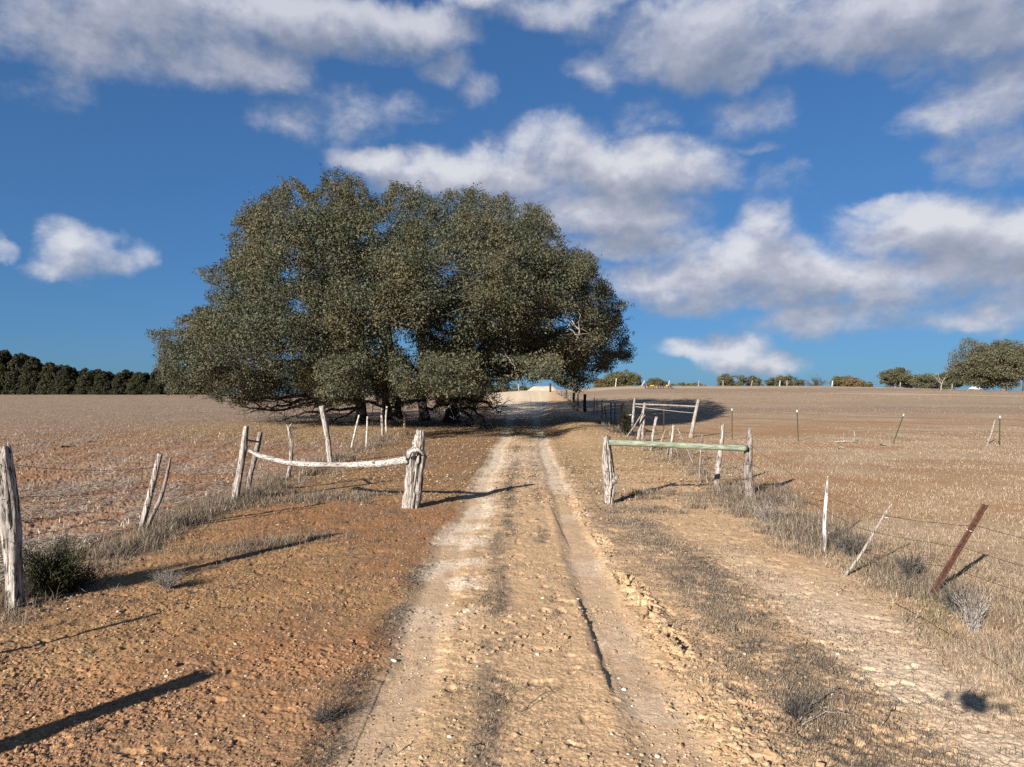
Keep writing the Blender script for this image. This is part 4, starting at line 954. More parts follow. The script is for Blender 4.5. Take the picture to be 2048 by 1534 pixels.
for h in (.25, .45, .65, .85): wire(r_, [gp2[0].lerp(gp2[-1], h*.8)]+[along(p, h) for p in q_], sag=.02, r=.0028)
line2 = [((1230, 841), (1230, 805), 2.6, M_grey), ((1222, 840), (1222, 804), 3.8, M_wood), ((1213, 838), (1209, 813), 2.6, M_grey), ((1203.5, 836), (1203.5, 801), 3, M_grey), ((1187, 828), (1188.5, 795), 2.2, M_grey), ((1194, 830), (1194, 797), 1.6, M_grey),
         ((1170, 824), (1170, 788.5), 6, M_dark), ((1156, 813), (1156, 788), 2.6, M_dark), ((1148, 806), (1148, 785.6), 5, M_dark), ((1140, 801), (1140, 785), 1.8, M_grey), ((1133, 796), (1133, 780), 3, M_dark), ((1126, 795), (1126, 785), 1.6, M_grey), ((1121, 792), (1121, 783), 2, M_grey), ((1113, 789), (1113, 778), 2, M_grey)]
pts_ = []
for bp, tp, w, mt in line2:
    P_, _ = post_px([bp, tp], [w, w*.95], mt, r_, label='thick dark square-cut post' if (mt is M_dark and w > 4) else None, ridge=.06); pts_.append(P_)
for h in (.4, .65, .9): wire(r_, [along(tops_[9], h*.95)]+[along(p, h) for p in pts_[::2]], sag=.01, r=.003, barbs=False)

# far brace and the steel post line across the pasture -------------------
r_ = start('fence_brace', (1263, 871), 'two weathered posts with a long thin rail across the shadow of the great oak', 'fence brace')
post_px([(1263, 873), (1266, 835), (1269, 796)], [5, 5, 4], M_wood, r_, label='upright pale post at the left end', ridge=.15); y1 = G(1263, 873).y
post_px([(1381.5, 875), (1388, 840), (1397, 800)], [8, 7.5, 6.5], M_dead, r_, label='thick pale post leaning right', ridge=.14); y2 = G(1381.5, 875).y
b = MB(); gnarl(b, [Pt(1270, 808, y1), Pt(1330, 810, (y1+y2)/2), Pt(1393, 813, y2)], [.034, .036, .038], seg=14, rings=24, ridge=.06, seed=40, below=0); rehang(b.build('rail', M_dead), r_)
rod_b = G(1327.5, 864); rehang(MB().tube([rod_b-V3((0, 0, .1)), Pt(1328, 809, rod_b.y)], .022, 6).build('steel_rod', M_rust), r_)
wire(r_, [Pt(1271, 813, y1), Pt(1393, 826, y2)], sag=.03, r=.006, barbs=False, mt=M_metal); wire(r_, [Pt(1267, 850, y1), Pt(1384, 852, y2)], sag=.02, r=.003)
r_ = start('wire_fence', (1596.5, 881), 'cross fence of green steel posts with white tips over the dry pasture', 'fence')
tp_ = [(Pt(1383, 862, y2), Pt(1397, 802, y2))]
for bp, tp, lb in (((1464, 880), (1464, 817), None), ((1596.5, 883), (1594, 820), None), ((1786, 888), (1807.6, 828), None), ((1999, 891), (1999.5, 831.5), None), ((2190, 894), (2190, 835), None)): tp_.append(t_post(r_, bp, tp))
post_px([(1708, 884), (1709, 872), (1708.5, 862)], [2.6, 2.4, 1.8], M_dead, r_); post_px([(1975.5, 887), (1982, 868), (1990, 840)], [3.5, 3, 2.4], M_dead, r_, label='crooked dead stick with a pale stub at its foot')
q = G(1976, 886); b = MB(); rocks(b, np.array([q.x-.03]), np.array([q.y-.05]), np.array([.06]), .9, .3, np.array([q.z+.12])); rehang(b.build('stub', M_white), r_)
for h in (.2, .45, .7, .88): wire(r_, [a.lerp(c, h) for a, c in tp_], sag=.008, r=.0032, barbs=False)
# lying sticks under the cross fence
for k, (c0, r0, c1, r1, lb) in enumerate(((1668, 885, 1720, 886, 'long dead branch lying under the cross fence between the steel posts'), (1761, 891, 1778, 893, 'short pale branch lying left of the leaning steel post'), (1677, 898, 1690, 899, 'small white stick lying in the pasture in front of the long dead branch'))):
    a, c = G(c0, r0), G(c1, r1); o = empty('fallen_branch', tuple(a)); tag(o, lb, 'branch'); m = MB().tube(wig([a+V3((0, 0, .03)), a.lerp(c, .5)+V3((0, 0, .07)), c+V3((0, 0, .04))], .02), [.03, .03, .015], 7)
    m.tube([tuple(a.lerp(c, .6)+V3((0, 0, .05))), tuple(a.lerp(c, .75)+V3((0, .1, .14)))], [.015, .006], 5); rehang(m.build('stem', M_dead), o)

# posts on the skyline
r_ = empty('wire_fence', (ray(1450, 775)[0]*114, 114, float(gz(ray(1450, 775)[0]*114, 114)))); tag(r_, 'far wire fence of small pale posts along the crest of the pasture', 'fence')
sk = [(1231, 1233, 757, 2.2, M_white), (1283, 1290, 763, 2.2, M_white), (1337, 1339, 765, 2, M_white), (1397, 1398, 766, 1.5, M_wood), (1446, 1446.5, 763, 1.8, M_wood), (1502, 1505, 768, 1.6, M_wood), (1559, 1560.5, 765, 2, M_white), (1574, 1574, 767, 3, M_grey), (1664, 1665.5, 766, 2.6, M_white), (1730, 1730, 767, 1.6, M_tgreen), (1800, 1801, 769, 1.6, M_wood), (1904, 1904.5, 768, 1.8, M_wood)]
pp = []
for c0, c1, rt, w, mt in sk:
    y = 112; x = ray(c0, 775)[0]*y; B_ = V3((x, y, float(gz(x, y)))); T_ = V3((ray(c1, 775)[0]*y, y, max(Pt(c1, rt, y).z, B_.z+.9))); b = MB(); gnarl(b, [B_, B_.lerp(T_, .5), T_], [w/F*y*.5]*3, seg=8, rings=10, ridge=.1, seed=int(c0) % 50); rehang(b.build('post', mt), r_); pp.append((B_, T_))
for h in (.5, .9): wire(r_, [a.lerp(c, h) for a, c in pp], sag=.002, r=.006, barbs=False)
# crest of the track
def lone_post(c0, c1, rb, rt, w, mt, label, y=None):
    o = empty('fence_post', (0, 0, 0)); B_ = G(c0, rb) if y is None else V3((ray(c0, rb)[0]*y, y, float(gz(ray(c0, rb)[0]*y, y)))); o.location = B_; tag(o, label, 'fence post')
    b = MB(); T_ = Pt(c1, rt, B_.y); gnarl(b, [B_, B_.lerp(T_, .5), T_], [w/F*B_.y*.5]*3, seg=10, rings=12, ridge=.12, seed=3); rehang(b.build('stem', mt), o)
lone_post(1100.6, 1100.6, 786, 767, 4, M_dark, 'dark stout post at the top of the track beside the pale mound', 103)
lone_post(1037.5, 1037, 784, 763, 2.2, M_dead, 'thin pale post at the top of the track in front of the far oak', 105)
o = MB(); cx, cy = ray(1086, 780)[0]*113, 113.0; gx, gy = np.meshgrid(np.linspace(-1, 1, 50), np.linspace(-1, 1, 30)); xx = cx+gx*3.0; yy2 = cy+gy*3.2
hh = .8*(1-ss(np.abs(gx), .45, 1))*(1-ss(np.abs(gy), .3, 1)); zz = gz(xx, yy2)+hh-.06+.16*(fbm(xx, yy2, 1.4, 3, 9)-.5)*(hh > .1)
i, j = np.meshgrid(np.arange(29), np.arange(49), indexing='ij'); o.add(np.stack([xx, yy2, zz], -1).reshape(-1, 3), np.stack([i*50+j, i*50+j+1, (i+1)*50+j+1, (i+1)*50+j], -1).reshape(-1, 4))
tag(o.build('mound', M_soil, attr=np.tile([.40, .305, .225], (1500, 1))), kind='structure')
# farm implement
ym = 101.0; xm = ray(1316, 780)[0]*ym; r_ = empty('farm_implement', (xm, ym, float(gz(xm, ym)))); tag(r_, 'low rusty and yellow farm implement lying on the far pasture', 'farm implement')
b = MB()
for yy_ in (-.5, .5): box(b, (0, yy_, .32), (4.0, .09, .09))
for k in np.linspace(-1.95, 1.95, 7): box(b, (k, 0, .32), (.08, 1.1, .07))
b.build('frame', M_rust, r_, smooth=False)
for k in range(11):
    b = MB(); x_ = -1.8+k*.36; b.tube([(x_-.015, -.35, .22), (x_+.015, -.35, .22)], .24, 14); b.build('disc', M_rust if k % 4 else M_yel, r_)
for x_ in (-1.15, -.85, 1.2): b = MB(); box(b, (x_, -.62, .40), (.26, .2, .18)); b.build('hopper', M_yel, r_, smooth=False)
for x_ in (-1.95, 1.95): b = MB().tube([(x_, -.5, .0), (x_, -.5, .62)], .05, 8); b.build('upright', M_rust, r_)
# small building
yb = 170.0; xb = ray(1951, 775)[0]*yb; zb = float(gz(xb, yb)); r_ = empty('barn', (xb, yb, zb)); r_.scale = (.55, .55, .8); tag(r_, 'small distant building with a white metal roof left of the large round oak', 'building')
zt = Pt(1951, 768.5, yb).z-zb
b = MB(); box(b, (0, 0, (zt-.7)/2), (3.4, 3, zt-.7)); b.build('wall', M_wall, r_, smooth=False)
b = MB(); zz_ = zt-.7; V = [(-2, -1.9, zz_), (2, -1.9, zz_), (2, 0, zt), (-2, 0, zt), (-2, 1.9, zz_), (2, 1.9, zz_), (-2, -1.9, zz_-.06), (2, -1.9, zz_-.06), (2, 1.9, zz_-.06), (-2, 1.9, zz_-.06)]
b.add(V, [(0, 1, 2, 3), (3, 2, 5, 4), (6, 7, 1, 0), (4, 5, 8, 9), (9, 8, 7, 6)], [(0, 3, 4), (1, 5, 2)]); b.build('roof', M_metal, r_, smooth=False)

# ------------------------------------------------------------------ junipers and bushes
def juniper(px, w, h, label, n=90, yl=None, sparse=1.0, tip=False):
    B_ = G(*px) if yl is None else Pt(*px, yl); B_.z = float(gz(B_.x, B_.y)); o = empty('juniper_bush', tuple(B_)); tag(o, label, 'bush'); b = MB(); t = MB()
    bo = [(rng.random()*6.28, .45+.75*rng.random(), .2+.9*rng.random()) for _ in range(13)]
    for k in range(n):
        ba, bl, bh = bo[k % 13]; a = ba+rng.normal()*.28; f_ = rng.random()**.6; hh = h*bh*f_*(.8+.3*rng.random()); rr = w*.62*bl*f_*(.8+.3*rng.random())
        if tip: rr = w*.5*(.25+.75*(1-hh/h))*(.5+.5*rng.random())
        e = np.array([rr*math.cos(a), rr*math.sin(a), hh]); s0 = np.array([0, 0, hh*.35]); p = wig(bez(s0, (s0+e)/2+np.array([0, 0, -.02]), e, 6), .012)
        t.tube(p, np.linspace(.010, .003, 6), 4, cap=False)
        m = int(170*sparse); q = p[rng.integers(2, 6, m)]+rng.normal(size=(m, 3))*np.array([.05, .05, .045])*(h/.6)**.5
        dr = rng.normal(size=(m, 3))*.6+(e-s0)/np.linalg.norm(e-s0)+np.array([0, 0, .5]); dr /= np.linalg.norm(dr, axis=1)[:, None]
        ln = .035*(.5+rng.random(m))*(h/.6)**.4; sd_ = np.cross(dr, rng.normal(size=(m, 3))); sd_ /= np.linalg.norm(sd_, axis=1)[:, None]
        V = np.stack([q-sd_*.004, q+sd_*.004, q+dr*ln[:, None]], 1); b.add(V.reshape(-1, 3), None, np.arange(m)[:, None]*3+np.array([[0, 1, 2]]))
    b.build('foliage', M_jun, o, smooth=False); t.build('branches', M_bark, o); return o
juniper((112, 1188), .60, .56, 'dark green juniper bush at the foot of the thick left post', 120)
juniper((1256, 868), .9, 1.75, 'young juniper with a yellow-green top against the round tan post', 70, tip=True, sparse=.9)
def dry_bush(px, w, h, label, n, mt, name='dry_bush', r=.0035, cat='dead bush', lean=1.0, fork=3):
    B_ = G(*px); o = empty(name, tuple(B_)); tag(o, label, cat); t = MB()
    for k in range(n):
        a = rng.random()*6.28; rr = w*.5*math.sqrt(rng.random())*lean; hh = h*(.55+.45*rng.random()); e = np.array([rr*math.cos(a), rr*math.sin(a), hh]); s0 = np.array([rng.normal()*w*.07, rng.normal()*w*.07, -.02])
        p = wig(bez(s0, np.array([e[0]*.35, e[1]*.35, hh*.6]), e, 6), .008); t.tube(p, np.linspace(r, r*.4, 6), 4, cap=False)
        for _ in range(fork):
            f = p[rng.integers(1, 5)]; g_ = f+rng.normal(size=3)*.05+np.array([e[0]*.3, e[1]*.3, .08]); t.tube([f, (f+g_)/2+rng.normal(size=3)*.006, g_], [r*.6, r*.45, r*.25], 3, cap=False)
    t.build('stems', mt, o); return o
dry_bush((1945, 1265), .34, .36, 'bleached grey leafless bush right of the rusty steel post', 46, M_dead)
dry_bush((1905, 1222), .30, .22, 'brownish leafless bush between the rusty steel post and the bleached bush', 36, M_twig)
dry_bush((1820, 1165), .38, .36, 'grey twiggy bush left of the foot of the rusty steel post', 50, M_twig)
dry_bush((1700, 1112), .55, .28, 'low purplish grey bush between the two bleached stakes', 60, M_twig)
dry_bush((1535, 1045), .7, .34, 'dead grey tumbled bush in front of the splintered post', 60, M_dead, lean=1.2)
dry_bush((60, 1195), .34, .26, 'fine grey grass tuft right of the thick left post', 70, M_twig, 'grass_tuft', .0025, 'grass tuft')
dry_bush((335, 1178), .30, .15, 'round straw-coloured grass tuft on the red soil right of the juniper bush', 110, M_dead, 'grass_tuft', .002, 'grass tuft', 1.1)
dry_bush((645, 1445), .16, .06, 'small grey tuft on the left edge of the track near the bottom of the picture', 60, M_twig, 'grass_tuft', .0018, 'grass tuft', 1.3)
dry_bush((1592, 1435), .18, .06, 'grey stubbly tuft by the forked dead twigs', 50, M_twig, 'grass_tuft', .002, 'grass tuft', 1.2)
def twig(pts, label, r=.006, mt=None, name='fallen_twig', lift=.02, sub=4):
    P_ = [G(c, rw)+V3((0, 0, lift)) for c, rw in pts]; o = empty(name, tuple(P_[0])); tag(o, label, 'twig')
    t = np.linspace(0, len(P_)-1, 10); a = np.array([tuple(q) for q in P_]); q = wig(np.stack([np.interp(t, np.arange(len(a)), a[:, k]) for k in range(3)], 1), .006)
    q[:, 2] += .03*np.sin(np.linspace(0, 3, 10)); m = MB().tube(q, np.linspace(r, r*.3, 10), 5)
    for _ in range(sub):
        f = q[rng.integers(3, 9)]; g_ = f+np.array([rng.normal()*.07, rng.normal()*.07, .03]); m.tube([f, (f+g_)/2, g_], [r*.4, r*.3, r*.2], 4)
    rehang(m.build('stem', mt or M_dead), o)
twig([(1598, 1448), (1625, 1425), (1660, 1395), (1690, 1385)], 'forked pale dead twig lying by the grey stubbly tuft', .005)
twig([(1605, 1456), (1650, 1440), (1690, 1440), (1720, 1442)], 'nearly level pale twig, lowest of those by the grey stubbly tuft', .004)
twig([(1762, 1458), (1785, 1430), (1805, 1412)], 'short pale twig standing in the grass strip right of the forked twig', .004)
twig([(1038, 1430), (1070, 1415), (1100, 1393), (1125, 1376)], 'thin dark twig lying across the middle of the track', .0035, M_twig)
twig([(755, 1523), (775, 1512), (793, 1503)], 'dark straight stick on the left wheel track', .005, M_twig, sub=0)
twig([(938, 1500), (944, 1512), (948, 1524)], 'short dark stick at the bottom of the picture in the middle of the track', .005, M_twig, sub=0)
twig([(142, 1160), (155, 1145), (175, 1138), (190, 1145)], 'curved pale twig in front of the juniper bush', .004, M_dead, lift=.12)
twig([(85, 1182), (115, 1172), (145, 1180), (170, 1195)], 'long bent pale twig on the ground before the juniper bush', .004, M_dead, lift=.05)
twig([(8, 1236), (30, 1226), (50, 1216), (62, 1214)], 'bark splinter lying at the foot of the thick left post', .008, M_dead, sub=1)

# ------------------------------------------------------------------ stones on the track
ST = [(1020,1131,6,'flat pale stone on the grassy middle of the track, level with the pointed stake'), (895,1207,7,'left one of a pair of white stones on the left wheel track'), (908,1206,6,'right one of a pair of white stones on the left wheel track'),
 (930,1223,9,'knobbly white stone just below the pair on the left wheel track'), (916,1226,6,'smaller white stone touching the left of the knobbly one'), (787,1318,12,'long white stone casting a shadow on the left wheel track'), (750,1334,5,'white pebble below left of the long white stone'),
 (823,1254,5,'small white stone at the left edge of the left wheel track'), (1075,1312,10,'pale stone alone on the middle of the track'), (899,1477,11,'largest white stone near the bottom, left of the middle'), (842,1516,10,'white wedge-shaped stone at the bottom edge of the picture'),
 (850,1309,6,'small cream stone right of the long white stone'), (920,1346,4,'tiny cream stone at the middle of the track'), (1086,1197,7,'cream stone beside broken clods on the track'), (1264,1404,7,'white stone inside the right wheel track'), (1315,1502,13,'broad grey-white stone at the bottom of the right wheel track'),
 (1330,1512,9,'stone touching the right side of the broad grey-white stone'), (1248,1371,12,'flat half-buried stone in the right wheel track'), (1625,1166,7,'white stone left of the foot of the leaning bleached stick'), (1675,1190,7,'white stone below the foot of the leaning bleached stick'), (1505,1213,6,'pale stone in the grass strip right of the track'),
 (1675,1309,7,'white stone at the middle of the grass strip right of the track'), (1489,1309,8,'pale curled stone at the left edge of the grass strip'), (1510,1407,6,'two-toned pale stone left of the grey stubbly tuft'), (1879,1473,8,'round white stone at the bottom right'), (1837,1224,6,'pale stone in green grass below the rusty steel post'),
 (236,1224,8,'round pale stone on the red soil right of the thick left post'), (492,1352,6,'pale stone on the red soil near the bend of the left wheel track'), (393,1468,6,'white stone alone on the red soil near the bottom'), (120,1509,6,'yellowish stone with a short shadow at the bottom left'), (150,1444,9,'flat yellow stone on the edge of the long post shadow'),
 (285,1526,9,'grey-white stone at the bottom edge left of the middle'), (489,1432,8,'angular white stone among grey weeds on the red soil'), (333,1353,8,'flat pale stone at the tip of the long post shadow')]
for c, r, w, lb in ST:
    B_ = G(c, r); rad = w/F*B_.y*.5; z = float(gzm(B_.x, B_.y)); o_ = MB()
    nn_ = 10; seg = 16; V = []
    sx_, sy_, an = .8+.5*rng.random(), .6+.3*rng.random(), rng.random()*3
    for i in range(nn_+1):
        ph = math.pi*i/nn_
        for j in range(seg):
            th = 2*math.pi*j/seg; d = np.array([math.sin(ph)*math.cos(th), math.sin(ph)*math.sin(th), math.cos(ph)])
            k = 1+.55*(float(fbm(d[0]*1.7+c, d[1]*1.7+d[2]*1.3, 1.0, 3, 5))-.5); k = min(k, 1.02+.1*abs(d[2]))
            V.append((d[0]*sx_*k*rad, d[1]*sy_*k*rad, d[2]*.55*k*rad+rad*.12))
    V = np.array(V); V[:, :2] = V[:, :2]@np.array([[math.cos(an), -math.sin(an)], [math.sin(an), math.cos(an)]])
    o_.add(V, [(i*seg+j, (i+1)*seg+j, (i+1)*seg+(j+1) % seg, i*seg+(j+1) % seg) for i in range(nn_) for j in range(seg)])
    o = o_.build('stone', M_stone, smooth=False); o.location = (B_.x, B_.y, z); tag(o, lb, 'stone', 'pale limestone pieces scattered on the track and soil')

# ------------------------------------------------------------------ ground cover
def gcov(name, label, b, mt, cat):
    o = b.build(name, mt, smooth=False); tag(o, label, cat, kind='stuff'); return o
def pick(x, y, p): k = rng.random(len(x)) < p; return x[k], y[k]
# dry grass: middle strip, right strip, pasture
b = MB()
x, y = spread(90000, 3.2, 30, lambda y: -1.0+0*y, lambda y: 1.2+0*y); rx = x-xo(y)
p = band(rx, -.13, .10, .10)*ss(fbm(x, y, 1.1, 4, 31), .42, .56)*.55+band(rx, .42, .06, .08)*.12+.012*band(rx, -.1, .6, .2)
x, y = pick(x, y, p); h = (.018+.03*rng.random(len(x))); blades(b, x, y, h, .003+.0005*y, .9, bend=False)
x, y = spread(240000, 3.2, 16, lambda y: 1.25+0*y, lambda y: 3.0+.12*y)
strip = band(x, 1.95, .28, .22); p = strip*ss(fbm(x, y, 1.2, 3, 83), .40, .54)*.75+ss(fbm(x, y, 1.8, 3, 84), .52, .64)*.35+.015
x, y = pick(x, y, np.clip(p, 0, 1)); h = (.02+.035*rng.random(len(x))); blades(b, x, y, h, .003+.0004*y, .95, bend=False)
x, y = spread(200000, 4.5, 32, lambda y: fence_r(y)-.6, lambda y: vr(y))
p = .25+.75*ss(fbm(x, y, .9, 4, 95), .42, .6); x, y = pick(x, y, p); h = (.025+.06*rng.random(len(x))**2); blades(b, x, y, h, .0035+.0006*y, .9, bend=False)
x, y = spread(34000, 3.2, 30, lambda y: vl(y)*0-5.2, lambda y: -1.1+0*y)
p = ss(fbm(x, y, 1.5, 4, 96), .50, .66); x, y = pick(x, y, p*.8); h = (.015+.035*rng.random(len(x))); blades(b, x, y, h, .003+.0005*y, .95, bend=False)
b2 = MB()
def strip_tufts(n, cx, half, y0, y1, sc, th, seed, k=7, hm=.034, ex=None):
    m = n//k; y = y0*(y1/y0)**rng.random(m); x = cx(y)+rng.normal(size=m)*half
    d = fbm(x, y, sc, 4, seed)*.75+fbm(x, y, sc*5, 2, seed+2)*.25; q = rng.random(m) < ss(d, th, th+.14); x, y = x[q], y[q]
    s_ = .012*(1+.12*np.repeat(y, k)); x = np.repeat(x, k)+rng.normal(size=len(x)*k)*s_; y = np.repeat(y, k)+rng.normal(size=len(y)*k)*s_
    if ex is not None: q = ex(x, y); x, y = x[q], y[q]
    blades(b2, x, y, hm*(.35+.9*rng.random(len(x))), .0026+.00045*y, 1.0, bend=False)
strip_tufts(40000, lambda y: -.13+xo(y)+.22*(fbm(y, y*0, .7, 2, 36)-.5), .075, 3.2, 26, 1.5, .43, 31)
strip_tufts(9000, lambda y: .40+xo(y), .05, 6, 30, 1.6, .44, 33)
strip_tufts(95000, lambda y: 1.95+.5*(fbm(y, y*0, .6, 2, 37)-.5), .20, 3.2, 11, 4.5, .38, 83, k=5, hm=.034)
strip_tufts(45000, lambda y: 2.30+.3*(fbm(y, y*0, .6, 2, 38)-.5), .10, 3.2, 9, 3.5, .42, 84, k=5, hm=.034)
strip_tufts(40000, lambda y: 1.5+.03*y, .30, 7.0, 16, 4.0, .44, 85, k=5, hm=.034)
strip_tufts(14000, lambda y: 2.9+0*y, .35, 4, 11, 1.5, .52, 87, hm=.03)
strip_tufts(16000, lambda y: .1+0*y, .45, 3.2, 12, 1.6, .50, 88, hm=.028)
strip_tufts(90000, lambda y: -1.05-4.2*rng.random(len(y)), .2, 3.2, 15, 1.5, .50, 96, ex=lambda x, y: (x > fence_l(y)) & (x < -1.0))
def lone_tufts(m, xa, xb, y0, y1, hm, k=34):
    y = y0*(y1/y0)**rng.random(m); x = xa(y)+(xb(y)-xa(y))*rng.random(m); q = (fbm(x, y, 1.4, 3, 151) > .42) & (x > fence_l(y)); x, y = x[q], y[q]
    hs = np.repeat(.4+1.0*rng.random(len(x))**2, k); s_ = .012+.022*hs; x = np.repeat(x, k)+rng.normal(size=len(x)*k)*s_; y = np.repeat(y, k)+rng.normal(size=len(y)*k)*s_
    blades(b2, x, y, hm*hs*(.3+.8*rng.random(len(x))), .0026+.0003*y, 1.0)
lone_tufts(900, lambda y: -5.3+0*y, lambda y: -1.05+0*y, 3.2, 16, .055)
lone_tufts(260, lambda y: -.5+0*y, lambda y: .55+0*y, 3.2, 14, .035)
lone_tufts(420, lambda y: 1.4+0*y, lambda y: fence_r(y), 3.2, 13, .045)
strip_tufts(14000, lambda y: -1.02-.12*rng.random(len(y)), .05, 3.2, 8, 1.5, .42, 89, hm=.04)
gcov('dead_grass', 'dark grey dead grass matted along the middle and right-hand strips of the track', b2, M_gdd, 'grass')
gcov('dry_grass', 'short dry grey-brown grass over the pasture and between the wheel tracks', b, M_grass, 'grass')
# tall weeds along both fences
b = MB()
def weed_patch(n, xf, y0, y1, sx, hm, clump=45):
    m = int(n/clump*1.15); y = y0+(y1-y0)*rng.random(m); x = xf(y)+rng.normal(size=m)*sx
    dens = fbm(x, y, 1.3, 3, 97); k = rng.random(m) < ss(dens, .34, .54); x, y = x[k], y[k]; hs = np.repeat(.5+.8*rng.random(len(x)), clump)
    sc_ = np.repeat(.04+.07*rng.random(len(x)), clump); x = np.repeat(x, clump)+rng.normal(size=len(x)*clump)*sc_; y = np.repeat(y, clump)+rng.normal(size=len(y)*clump)*sc_
    h = hm*hs*(.25+1.0*rng.random(len(x))**1.3); blades(b, x, y, h, .0016+.00036*y, 1.0)
weed_patch(26000, lambda y: fence_l(y)+.15, 6.0, 14.5, .22, .20)
weed_patch(9000, lambda y: fence_l(y)+.1, 14.5, 33, .35, .26)
weed_patch(10000, lambda y: -4.9+2.9*rng.random(len(y)), 12.4, 13.9, .2, .13)
weed_patch(7000, lambda y: -4.3+(y-8.1)*1.0, 8.0, 9.6, .28, .10)
weed_patch(9000, lambda y: fence_r(y)+.05, 5.0, 8.6, .26, .17)
weed_patch(20000, lambda y: fence_r(y)+.1, 8.6, 14.5, .38, .22)
weed_patch(12000, lambda y: 1.9+2.9*rng.random(len(y)), 11.4, 14.0, .2, .16)
weed_patch(9000, lambda y: fence_r(y), 14.5, 45, .45, .25)
weed_patch(1600, lambda y: fence_r(y)-.2, 60, 100, .5, .5)
weed_patch(5000, lambda y: fence_r(y)+.8, 4.2, 9, .6, .12)
gcov('dry_weeds', 'grey tangled weeds growing along the fence lines', b, M_gdark, 'weeds')
b = MB()
y = 4.2+4*rng.random(3500); x = fence_r(y)+rng.normal(size=3500)*.22-.1; k = fbm(x, y, 2.2, 3, 98) > .52; x, y = x[k], y[k]; blades(b, x, y, .03+.05*rng.random(len(x)), np.full(len(x), .005), .8)
x, y = spread(30000, 3.2, 12, lambda y: -1.5+0*y, lambda y: 2.9+0*y); k = (fbm(x, y, 1.6, 3, 99) > .63); x, y = x[k], y[k]; x, y = pick(x, y, np.full(len(x), .6)); blades(b, x, y, .012+.022*rng.random(len(x)), np.full(len(x), .004), .9, bend=False)
gcov('green_grass', 'sparse green grass sprouting in the dry strips and under the right fence', b, M_green, 'grass')
# rough tussocks that break up the far parts of both fields
b = MB()
x, y = spread(60000, 26, 128, lambda y: fence_r(y)+.3, lambda y: vr(y)); q = fbm(x*.35, y, .16, 4, 141); k = rng.random(len(x)) < .12+.88*ss(q, .46, .62); x, y = x[k], y[k]; blades(b, x, y, .03+.08*rng.random(len(x)), .010+.0006*y, .9, bend=False)
x, y = spread(50000, 26, 122, lambda y: vl(y), lambda y: fence_l(y)-.3); q = fbm(x*.5, y, .3, 4, 143); k = rng.random(len(x)) < .15+.85*ss(q, .44, .62); x, y = x[k], y[k]; blades(b, x, y, .03+.07*rng.random(len(x)), .010+.0006*y, .9, bend=False)
gcov('field_tussocks', 'low rough dry tussocks over the far pasture and stubble field', b, M_tus, 'grass')
# corn stubble
b = MB()
x, y = spread(130000, 5.0, 75, lambda y: vl(y)-1, lambda y: fence_l(y)-.35)
rowf = np.cos((x*.94+y*.34)*2*math.pi/.95); k = (rng.random(len(x)) < .55+.25*ss(rowf, -.2, .8)) & (fbm(x, y, .8, 4, 111)+.12*fbm(x, y, 5, 2, 112) > .50); x, y = x[k], y[k]
flecks(b, x, y, (.05+.16*rng.random(len(x)))*(1+y*.01), .006+.010*rng.random(len(x))+.0003*y, .04, .3)
x, y = spread(7000, 5.0, 40, lambda y: vl(y)-1, lambda y: fence_l(y)-.5); rowf = np.cos((x*.94+y*.34)*2*math.pi/.95); k = (rowf > .1) & (fbm(x, y, 1.2, 3, 115) > .5); x, y = x[k], y[k]
blades(b, x, y, .04+.10*rng.random(len(x)), .009+.0006*y, .6)
gcov('corn_stubble', 'broken pale corn stalks strewn over the red field on the left', b, M_straw, 'stubble')
# leaf litter
b = MB()
x, y = spread(120000, 10, 58, lambda y: -17+0*y, lambda y: 9+0*y, 1.0)
rx = x-xo(y); no = 1-ss(np.sqrt(((x+5)/17)**2+((y-40)/13)**2), .7, 1.1); p = np.clip(no+band(rx, 3.3, 2.0, 1)*ss(y, 13, 22)+.9*(x > -5.5)*(x < 6)*ss(y, 10, 17), 0, 1)*(1-.75*np.maximum(band(rx, -.77, .25), band(rx, .9, .25)))
p *= .25+.75*ss(fbm(x, y, .9, 3, 113), .38, .6); x, y = pick(x, y, p*.9); flecks(b, x, y, .035+.035*rng.random(len(x)), .025+.02*rng.random(len(x)), .03, .6)
x, y = spread(26000, 4, 15, lambda y: 1.0+0*y, lambda y: vr(y)); x, y = pick(x, y, .12+.4*ss(fbm(x, y, 1.2, 3, 114), .5, .65)); flecks(b, x, y, .014+.02*rng.random(len(x)), .008+.01*rng.random(len(x)), .02, .5)
gcov('leaf_litter', 'fallen tan oak leaves lying under the great oak and on the bank beside the track', b, M_litter, 'leaves')
# pebbles and clods
b = MB()
x, y = spread(52000, 3.2, 20, vl, vr, 1.3); rx = x-xo(y)
p = np.clip(.55*(rx < -1)+.5*np.maximum(band(rx, -.6, .35), band(rx, 1.0, .3))+.15, 0, 1)*(x > fence_l(y))*(x < fence_r(y)+.3)*(.3+.7*ss(fbm(x, y, 1.5, 3, 121), .4, .62))
x, y = pick(x, y, p); r = .0035+.007*rng.random(len(x))**3*1.6; rocks(b, x, y, r, .6)
x, y = spread(900, 5.5, 16, lambda y: -1.0+0*y, lambda y: -.25+0*y); x, y = pick(x, y, ss(fbm(x, y, 2.2, 3, 81), .46, .6)); rocks(b, x, y, .010+.018*rng.random(len(x))**2, .35, .5)
gcov('gravel', 'small pale pebbles sprinkled over the red soil and wheel tracks', b, M_pebble, 'gravel')
b = MB()
x, y = spread(45000, 3.2, 16, vl, lambda y: -1.05+0*y, 1.2); x, y = pick(x, y, (.1+.6*ss(fbm(x, y, 1.4, 3, 123), .45, .6))*(x > fence_l(y))); rocks(b, x, y, .005+.016*rng.random(len(x))**3, .6, .45)
gcov('soil_clods', 'crumbs of red earth on the bare soil left of the track', b, M_clod, 'earth')
b = MB()
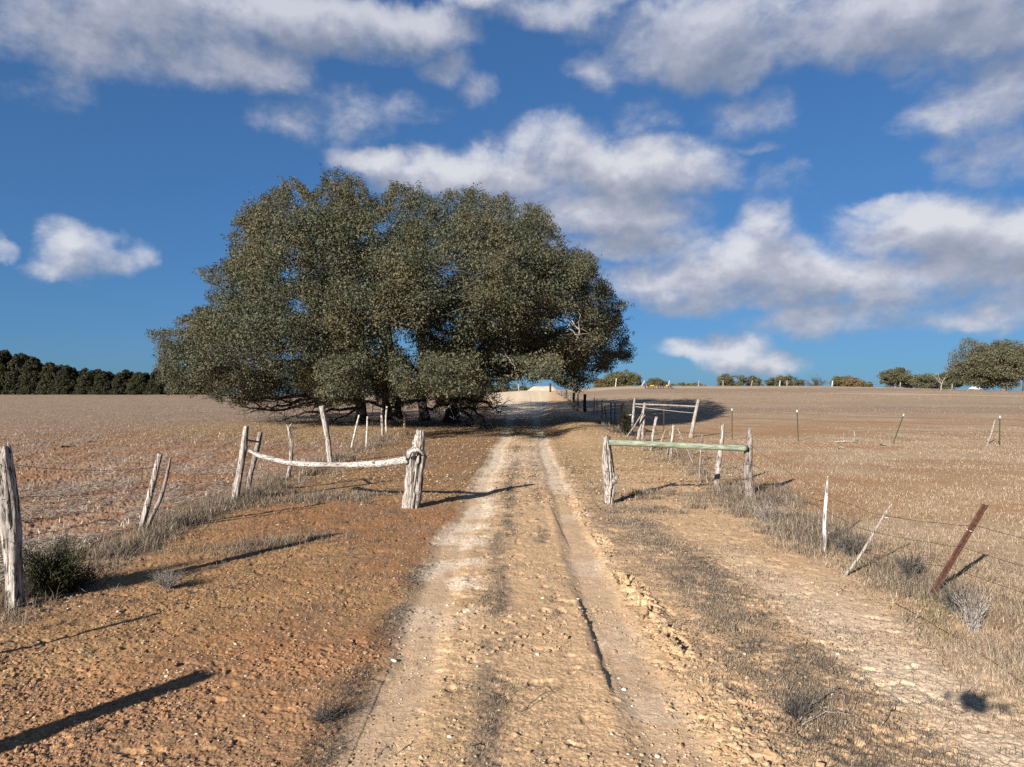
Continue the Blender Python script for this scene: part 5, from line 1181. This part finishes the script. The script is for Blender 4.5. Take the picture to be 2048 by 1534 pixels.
x, y = spread(30000, 3.2, 14, lambda y: -.4+0*y, lambda y: 2.6+0*y, 1.2); p = clodline(x, y)*1.0+.12*ss(fbm(x, y, 1.4, 3, 125), .5, .62)+.5*band(x, 1.3, .25, .15)*(1-ss(y, 4.5, 6)); x, y = pick(x, y, np.clip(p, 0, 1)); rocks(b, x, y, .006+.022*rng.random(len(x))**3, .7, .4)
gcov('soil_crumbs', 'tan earth crumbs broken off along the right wheel track', b, M_clod2, 'earth')

# dung heaps in the stubble field
for c, r, w, lb in ((85, 886, 16, 'dark dung heap in the stubble field, left one of two near the fence'), (135, 894, 18, 'dark dung heap in the stubble field, right one of two near the fence'), (182, 884, 12, 'small dark dung heap right of the two larger ones')):
    B_ = G(c, r); b = MB(); n = 16; rocks(b, B_.x+rng.normal(size=n)*w/F*B_.y*.25, B_.y+rng.normal(size=n)*.12, np.full(n, .07), .6, .3); o = b.build('dung_heap', M_dark); tag(o, lb, 'dung')

# ------------------------------------------------------------------ the camera drone, whose shadow falls at the lower right
r_ = empty('camera_drone', (-.20, -.15, 2.06)); r_.scale = (1.3, 1.3, 1.3); tag(r_, 'small grey quadcopter drone that casts the fuzzy dark shadow at the lower right', 'drone')
b = MB(); b.tube([(0, .07, 0), (0, .055, 0), (0, 0, .008), (0, -.06, .004), (0, -.08, 0)], [.02, .036, .046, .04, .022], 14); b.build('body', M_plastic, r_)
b = MB(); b.tube([(0, .078, -.025), (0, .062, -.025)], .017, 12); b.build('lens', M_glass, r_)
for sx_, sy_ in ((1, 1), (1, -1), (-1, 1), (-1, -1)):
    b = MB().tube([(.03*sx_, .03*sy_, .0), (.10*sx_, .07*sy_-.02, .012)], [.010, .007], 8).tube([(.10*sx_, .07*sy_-.02, -.01), (.10*sx_, .07*sy_-.02, .028)], .011, 10)
    a_ = b.build('arm', M_plastic, r_)
    p = MB(); an = rng.random()*3
    for s in (1, -1):
        d_ = V3((math.cos(an)*s, math.sin(an)*s, 0)); n_ = V3((-d_.y, d_.x, 0)); c_ = V3((.10*sx_, .07*sy_-.02, .032)); v = []
        for t, w in ((.004, .004), (.03, .008), (.06, .004)):
            for e in (-w, w):
                for zt_ in (-.0008, .0008): v.append(tuple(c_+d_*t+n_*e+V3((0, 0, zt_+e*.15))))
        p.add(v, [(k*4+a, k*4+b_, (k+1)*4+b_, (k+1)*4+a) for k in (0, 1) for a, b_ in ((0, 1), (1, 3), (3, 2), (2, 0))]+[(8, 9, 11, 10)])
    p.build('propeller', M_plastic, a_, smooth=False)
print('objects', len(bpy.data.objects), 'tris', sum(len(m.polygons) for m in bpy.data.meshes))
